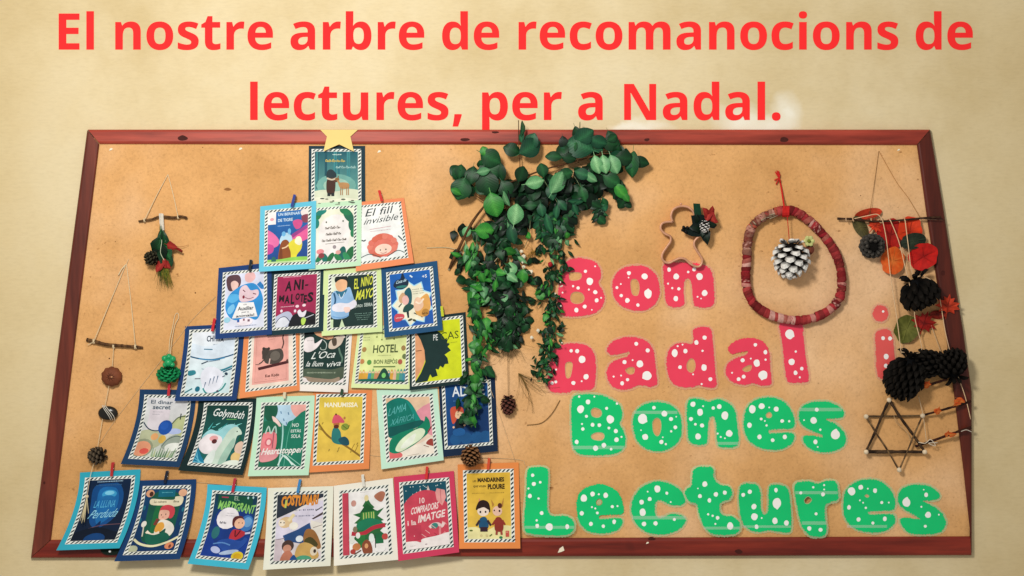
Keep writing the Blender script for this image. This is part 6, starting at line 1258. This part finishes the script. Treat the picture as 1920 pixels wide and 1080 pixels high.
for i, poly in enumerate([[(285, 258), (326, 260), (336, 335), (292, 332)], [(272, 330), (340, 325), (400, 350), (425, 392), (410, 408), (370, 400), (385, 460), (372, 508), (345, 480), (330, 455), (280, 455), (240, 440), (215, 420), (222, 396), (260, 402), (280, 380)]]):
    mb = MB(); slab(mb, [E7(x, y) for x, y in poly], [], lambda x, y, i=i: .036 + .002 * i, .0012, C('#123a26' if i == 0 else '#0e1c18')); mb.build('felt_strip' if i == 0 else 'felt_leaf', M_cloth, t)
for (x, y, ln, a) in ((300, 405, 26, -80), (365, 450, 26, 170), (395, 385, 20, 100), (310, 350, 18, 0), (345, 430, 20, 200)): leaf(t, 'ivy', 'black', *E7(x, y), .042, ln, a, 10, 20, .8, 'holly_leaf')
for (x, y) in ((228, 400), (222, 418), (240, 428), (250, 402)): mb = MB(); ico(mb, P(*E7(x, y), .042), .0045, C('#15120f'), 1); mb.build('berry', M_dry, t, smooth=True)
for (x, y, ln, a) in ((365, 312, 22, -30), (395, 305, 20, 20), (395, 345, 24, 150), (372, 335, 20, 200), (410, 362, 16, 120)): leaf(t, '', '', *E7(x, y), .045, ln, a, 15, 30, 1, 'ribbon_loop', mesh=redl)
pinecone('tiny snow-tipped cone at the middle of the felt holly sprig', *E7(354, 397), .052, 9.5, 11, 180, 34, '#1b1410', '#f2eee6')

# --- fabric-wrapped wreath
ring = smooth_closed([E7(x, y) for x, y in ((830, 300), (720, 330), (640, 392), (610, 485), (604, 600), (598, 700), (612, 790), (652, 862), (740, 920), (860, 952), (960, 950), (1060, 915), (1130, 860), (1165, 790), (1168, 690), (1150, 600), (1110, 515), (1040, 425), (960, 350), (890, 308))], 12)
ring = resample(ring, 1.0); HW = .026; rw = 8.4 * S
t = thing('wreath', 'hand-made ring of twigs wrapped in red and pink fabric strips', 'wreath', P(1490, 495, HC))
mb = MB(); ww = [P(x, y, HW) for x, y in ring[::4]]; ww.append(ww[0]); tube(mb, ww, rw * .82, 10, C('#6b2a22'), cap=False); mb.build('ring_core', M_cloth, t, smooth=True)
k = len(ring); i = 0; pal = ['#96222a', '#a83034', '#842022', '#6e1c1c', '#b04440', '#c98478', '#d6a294', '#a8584c', '#862a2a', '#a23434', '#7a2a24']
while i < k:
    w_ = random.choice((5, 6, 7, 8, 10)); fx, fy = ring[i % k]
    upper_left = fx < 1462 and fy < 470; col = random.choice(pal)
    if upper_left: col = random.choice(['#8a5a4a', '#a0705c', '#b5533f', '#9c8468', '#7c4436', '#c08a78'])
    mb = MB(); rr = rw * random.uniform(.95, 1.12); sk = random.uniform(-.35, .35); vs = []; fs = []; cs = []; c2 = C(random.choice(pal)) if random.random() < .4 else C(col)
    for a_ in range(5):
        p0 = ring[(i + int(a_ * (w_ + 1) / 4)) % k]; p1 = ring[(i + int(a_ * (w_ + 1) / 4) + 2) % k]; c = P(*p0, HW); d = (P(*p1, HW) - c).normalized(); u = Vector((0, -1, 0)); s_ = d.cross(u)
        for b in range(14):
            an = b * 2 * math.pi / 14; r = rr * (.93 if a_ in (0, 4) else 1) * random.uniform(.985, 1.015)
            vs.append(c + (u * math.cos(an) + s_ * math.sin(an)) * r + d * (sk * rw * math.sin(an)))
            cs.append(c2 if (a_ * 2 + b) % 5 == 0 else C(col))
    for a_ in range(4):
        for b in range(14): fs.append((a_ * 14 + b, a_ * 14 + (b + 1) % 14, (a_ + 1) * 14 + (b + 1) % 14, (a_ + 1) * 14 + b))
    mb.add(vs, fs, cs); mb.build('fabric_strip', M_cloth, t, smooth=True); i += w_
for (x0, y0, x1, y1) in ((735, 330, 790, 312), (725, 345, 780, 325), (740, 350, 790, 330), (690, 360, 735, 335), (640, 400, 622, 372), (660, 385, 640, 365)):
    twig(t, [E7(x0, y0) + (.038,), E7(x1, y1) + (.038,)], .0016, .001, ('#8a7a60', '#b8a98c', '#5c4a38'), n=2)
mb = MB()
for q in range(46):
    j = random.randrange(k); x, y = ring[j]; a = random.uniform(0, 6.28); l = random.uniform(9, 17)
    tube(mb, [P(x, y, HW + .006), P(x + math.cos(a) * l * .7, y + math.sin(a) * l * .7, HW + .006), P(x + math.cos(a + .3) * l, y + math.sin(a + .3) * l, HW)], [.0006, .0005, .0003], 4, C(random.choice(['#8c1a22', '#6b1a1a', '#b03a3a'])))
o = mb.build('frayed_threads', M_cloth, t); o['kind'] = 'stuff'
REDC = C('#d02c28')
twine([(1471, 392, .040), (1468, 372, .022), (1465, 352, .014), (1462, 338, .012)], .0024, REDC, label='red wool cord that hangs the wreath from the board', cat='cord')
t = thing('wool_tassel', 'frayed red wool tuft at the top of the wreath cord', 'wool tuft', P(1460, 330, .014))
for (a, b_) in ((-5, 322), (-2, 320), (1, 321), (3, 326), (-4, 346), (-7, 338), (4, 342)): twine([(1461, 334, .015), (1460 + a * .6, (334 + b_) / 2, .017), (1459 + a, b_, .015)], .0018, REDC, name='wool_strand', parent=t, n=3)
t = thing('wool_binding', 'red wool wound round the top of the wreath', 'wool', P(1473, 396, .036))
for q in range(5):
    mb = MB(); x = 1468 + q * 2.6; tube(mb, [P(x + .6 * math.sin(a), 396.5 + 9.6 * math.cos(a), HW + 9.2 * S * math.sin(a)) for a in [i * .45 for i in range(15)]], .0022, 6, REDC); mb.build('wool_turn', M_twine, t)
twine([(1476, 405, .040), (1478, 428, .036), (1480, 452, .034)], .0011, REDC, label='thin red thread between the wreath and the snowy cone', cat='thread')
pinecone('plump pine cone with thick white painted scale tips hanging inside the wreath', 1483, 486, .046, 36, 35, 180, 54, '#14100d', '#f6f2ea', scale_parts=True, fat=1.0, core='#100c0a')
t = thing('flower_charm', 'small yellow-green flower charm beside the white-tipped cone', 'charm', P(1517, 452, .05))
for a in range(6):
    mb = MB(); ico(mb, P(1517 + 6.5 * math.cos(a * 1.047), 452 + 6.5 * math.sin(a * 1.047), .052), 4.4 * S, C('#cfd087'), 1, (1, .5, 1)); mb.build('petal', M_cloth, t, smooth=True)
mb = MB(); ico(mb, P(1517, 452, .056), 3.2 * S, C('#7c8a2c'), 1); mb.build('flower_centre', M_cloth, t, smooth=True)
leaf(t, '', '', 1518, 468, .045, 20, 180, 0, 20, 1, 'charm_leaf', mesh=brl)

# --- right-hand mobile
t = thing('twig_hanger', 'long thin twig with leaves, cones and strings below it, upper right of the board', 'hanging ornament', P(1665, 411, .02))
twig(t, [(1570, 410, .022), (1600, 411, .026), (1640, 415, .028), (1690, 413, .028), (1730, 409, .028), (1764, 407, .030)], .0034, .0030, ('#3a2418', '#5a3c28', '#2c1a12'))
twig(t, [(1725, 410, .030), (1750, 412, .030), (1772, 413, .028)], .0014, .001, ('#6a5040', '#3a2418'), name='side_twig')
twine([(1648, 283, .011), (1640, 340, .013), (1630, 405, .022)], .0006, C('#8a6036'), name='hanging_thread', parent=t); twine([(1648, 283, .011), (1680, 340, .013), (1702, 370, .016), (1727, 412, .024)], .0007, C('#c08a50'), name='hanging_thread', parent=t)
for nm, pts in (('hanging_string', [(1655, 414, .034), (1662, 450, .040), (1670, 520, .040), (1682, 600, .036), (1690, 664, .036)]),
    ('hanging_string', [(1669, 412, .034), (1685, 452, .042), (1697, 500, .044), (1712, 562, .054), (1716, 600, .040), (1726, 640, .036), (1727, 660, .036), (1708, 662, .036), (1690, 660, .036)]),
    ('hanging_string', [(1697, 413, .034), (1703, 460, .042), (1711, 514, .040), (1730, 518, .044), (1752, 530, .044), (1762, 560, .030), (1772, 620, .032), (1783, 665, .034), (1798, 710, .034), (1810, 745, .034), (1820, 786, .034)]),
    ('hanging_string', [(1602, 410, .030), (1625, 405, .034), (1645, 402, .034), (1655, 414, .034)])):
    twine(pts, .0012, C('#ecc89c'), name=nm, parent=t)
for x in (1587, 1600, 1634, 1655, 1669, 1697):
    mb = MB(); tube(mb, [P(x + 1.2 * math.cos(a * 1.2), 412 + 3 * math.cos(a), .027 + .004 * math.sin(a)) for a in [i * .6 for i in range(16)]], .001, 5, C('#dcb48a')); mb.build('knot', M_twine, t)
maple = [(0, -1), (.14, -.62), (.42, -.74), (.36, -.42), (.86, -.42), (.66, -.16), (.98, .06), (.52, .16), (.60, .46), (.22, .34), (.06, .44), (.03, .95), (-.03, .95), (-.06, .44), (-.22, .34), (-.60, .46), (-.52, .16), (-.98, .06), (-.66, -.16), (-.86, -.42), (-.36, -.42), (-.42, -.74), (-.14, -.62)]
def autumn_leaf(label, x, y, r, rot, col, vein, h, kind='maple', asp=1.0):
    t = thing('autumn_leaf', label, 'leaf', P(x, y, h), 'coloured leaves on the right of the board')
    if kind == 'maple': sh = maple
    elif kind == 'oval': sh = [(math.sin(a) * .55 * (1 + .06 * math.sin(a * 9)), -math.cos(a)) for a in [i * .35 for i in range(18)]]
    else: sh = [(math.sin(a) * .85 * (1 + .08 * math.sin(a * 7)), -math.cos(a) * (1 + .05 * math.cos(a * 5))) for a in [i * .35 for i in range(18)]]
    ca, sa = math.cos(R(rot)), math.sin(R(rot))
    q = [(x + (px_ * asp * ca - py_ * sa) * r, y + (px_ * asp * sa + py_ * ca) * r) for px_, py_ in sh]
    if kind != 'maple': q = smooth_closed(q, 2)
    mb = MB(); c0 = C(col)
    # fan with curled rim
    ctr = P(x, y, h); vs = [ctr]; fs = []; cs = [C(vein)]; n = len(q); ph = random.uniform(0, 6)
    for f in (.5, 1.0):
        for i, (a, b_) in enumerate(q):
            vs.append(P(x + (a - x) * f, y + (b_ - y) * f, h + f * f * .006 * math.sin(i / n * 12.6 + ph))); cs.append(mixc(c0, C(vein), .3 if i % 3 == 0 else 0))
    for i in range(n):
        j = (i + 1) % n; fs += [(0, 1 + i, 1 + j), (1 + i, 1 + n + i, 1 + n + j, 1 + j)]
    mb.add(vs, fs, cs); mb.build('leaf_blade', M_dry, t)
    mb = MB()
    for a in ((0, -.9), (.6, -.3), (-.6, -.3), (0, .95)):
        ax, ay = a[0] * asp * ca - a[1] * sa, a[0] * asp * sa + a[1] * ca; tube(mb, [P(x, y, h + .001), P(x + ax * r * .9, y + ay * r * .9, h + .0035)], [.0008, .0004], 4, C(vein))
    mb.build('leaf_vein', M_dry, t)
for a in (
    ('flat orange-red leaf lying along the top of the right twig', 1628, 401, 26, 78, '#c23a1a', '#9c2a14', .018, 'oval', .7),
    ('dull olive brown leaf under the left half of the right twig', 1613, 425, 22, 150, '#4a4424', '#6a6034', .019, 'oval'),
    ('orange leaf hanging just below the right twig, above the speckled cone', 1640, 424, 17, 40, '#dd4420', '#b02f18', .024, 'maple'),
    ('deep red leaf behind the strings under the right twig', 1670, 440, 30, 10, '#bb1d14', '#8a120e', .018, 'round'),
    ('fiery orange-red maple leaf below the right end of the twig', 1706, 432, 27, 190, '#dd3c14', '#b02c10', .022, 'round'),
    ('dark green narrow leaf pointing right below the twig', 1712, 452, 25, 78, '#1f2a1c', '#33402c', .030, 'oval', 1.1),
    ('broad orange leaf crossed by two strings below the speckled cone', 1674, 489, 26, 10, '#dd5a18', '#e07c34', .026, 'round'),
    ('bright red lobed leaf touching the right rail, beside the orange leaf', 1731, 481, 29, 60, '#c81a12', '#9c120e', .026, 'round'),
    ('orange-red maple leaf on the right frame rail', 1777, 575, 25, 10, '#c03a1c', '#8f2814', .027, 'maple'),
    ('olive green broad leaf crossed by string above the big dark cones', 1700, 617, 27, 200, '#5a5c20', '#7c7c38', .020, 'round'),
    ('dark red maple leaf beside the olive leaf', 1732, 607, 26, 20, '#98180f', '#6e100c', .024, 'maple'),
    ('small red leaf tip beside the dark red maple leaf', 1758, 590, 15, 90, '#8a2416', '#5e160e', .018, 'oval')): autumn_leaf(*a)
pinecone('dark round pine cone speckled white below the left half of the right twig', 1635, 461, .032, 24, 20, 0, 90, '#0c0b0a', '#4e4a44', tilt=-80, core='#0f0d0b')
pinecone('black wide-open pine cone right of the wreath, under the red leaf', 1722, 545, .040, 34, 28, 200, 60, '#080706', '#1a1612', core='#08080a', dome=60)
pinecone('biggest black pine cone of the three lower right, hanging tip down', 1697, 705, .040, 32, 44, 160, 110, '#080706', '#1a1612', core='#08080a', dome=50)
pinecone('black pine cone in the middle of the lower right three', 1741, 682, .034, 24, 30, 80, 70, '#080706', '#1a1612', core='#08080a', dome=50)
pinecone('black pine cone of the lower right three that overlaps the right rail', 1783, 686, .042, 27, 28, 20, 76, '#080706', '#1a1612', core='#08080a', dome=45)
for (pts, lab, ls) in (
    ([(1728, 726, .030), (1750, 719, .032), (1776, 711, .030)], 'short dark stick with orange shreds just under the black cones', ((1738, 723, '#c0481c'),)),
    ([(1729, 779, .020), (1755, 772, .030), (1790, 762, .034), (1821, 752, .034)], 'dark stick with orange leaves crossing the right rail above the star', ((1755, 771, '#d9601c'), (1797, 758, '#c8481c'), (1803, 754, '#e07838'))),
    ([(1716, 837, .020), (1750, 826, .026), (1785, 813, .034), (1821, 801, .034)], 'dark stick with pale string bow crossing the right rail beside the star', ((1782, 816, '#b8401c'),))):
    t = thing('leafy_stick', lab, 'stick', P(pts[0][0], pts[0][1], pts[0][2]), 'sticks at the right edge'); twig(t, pts, .0032, .0038, ('#1f0f0a', '#33180f', '#4a2416'))
    for x, y, c_ in ls:
        for q in range(3): leaf(t, '', '', x + random.uniform(-5, 5), y + random.uniform(-3, 3), .038, random.uniform(13, 20), 75 + random.uniform(-50, 50), 0, 30, .8, 'shred_leaf', orgl)
twine([(1722, 742, .030), (1730, 775, .030), (1735, 810, .030), (1737, 829, .032)], .0011, C('#dcbc94'), label='cream string running down from the black cones to the twig star', cat='string')
twine([(1722, 829, .030), (1735, 831, .034), (1745, 824, .034), (1754, 836, .032), (1741, 831, .036), (1758, 830, .032)], .0012, C('#e6d6bc'), label='small bow of cream string at the right corner of the twig star', cat='string')
twine([(1746, 610, .020), (1755, 635, .020), (1764, 660, .022)], .0009, C('#dcbc94'), label='short loose string between the red maple leaf and the black cones', cat='string')
twine([(1802, 809, .040), (1812, 806, .042), (1822, 810, .040)], .0012, C('#cfc2b0'), label='pale string wound on the stick end at the right rail', cat='string')
# twig star
t = thing('twig_star', 'six-pointed star made of thin twigs with pale beads at its tips', 'star', P(1678, 810, .014))
V = {'t': (1667, 750), 'bl': (1624, 847.5), 'br': (1734, 847.5), 'tl': (1624, 781), 'tr': (1730, 779.5), 'b': (1686, 881)}
def mid(a, b_, f, h): return (a[0] + (b_[0] - a[0]) * f + random.uniform(-.8, .8), a[1] + (b_[1] - a[1]) * f + random.uniform(-.8, .8), h)
for a, b_, r, h in (('t', 'bl', .0040, .022), ('t', 'br', .0042, .024), ('bl', 'br', .0050, .024), ('tl', 'tr', .0030, .018), ('tl', 'b', .0027, .028), ('tr', 'b', .0027, .028)):
    twig(t, [mid(V[a], V[b_], f, h) for f in (0, .3, .6, 1)], r, r * .85, ('#3a2a1c', '#5a4430', '#2a1c12') if r > .003 else ('#6a5238', '#8a6c48', '#4a3624'))
for k_, p in V.items(): mb = MB(); ico(mb, P(p[0], p[1], .031), .0068, C('#ecd6b4'), 2, jit=.05); mb.build('bead', M_dry, t, smooth=True)
twine([(1664, 742, .014), (1661, 736, .014), (1668, 734, .014), (1670, 744, .02)], .0007, C('#a8864c'), name='hanging_loop', parent=t)
twine([(1678, 784, .028), (1690, 800, .030), (1702, 812, .030), (1706, 826, .028)], .0008, C('#cfa878'), name='inner_string', parent=t); twine([(1676, 778, .028), (1680, 792, .030), (1696, 806, .030), (1708, 822, .028)], .0008, C('#cfa878'), name='inner_string', parent=t)
t = thing('felt_scrap', 'dark green scrap with a white bead showing under the turquoise moon card', 'felt scrap', P(204, 1032, .024))
mb = MB(); slab(mb, smooth_closed([(188, 1026), (204, 1022), (222, 1026), (222, 1038), (206, 1041), (192, 1037)], 3), [], lambda x, y: .025, .001, C('#14241c')); mb.build('felt_piece', M_cloth, t)
mb = MB(); ico(mb, P(206, 1034, .027), .0036, C('#eef0ee'), 1); mb.build('bead', M_dry, t, smooth=True)
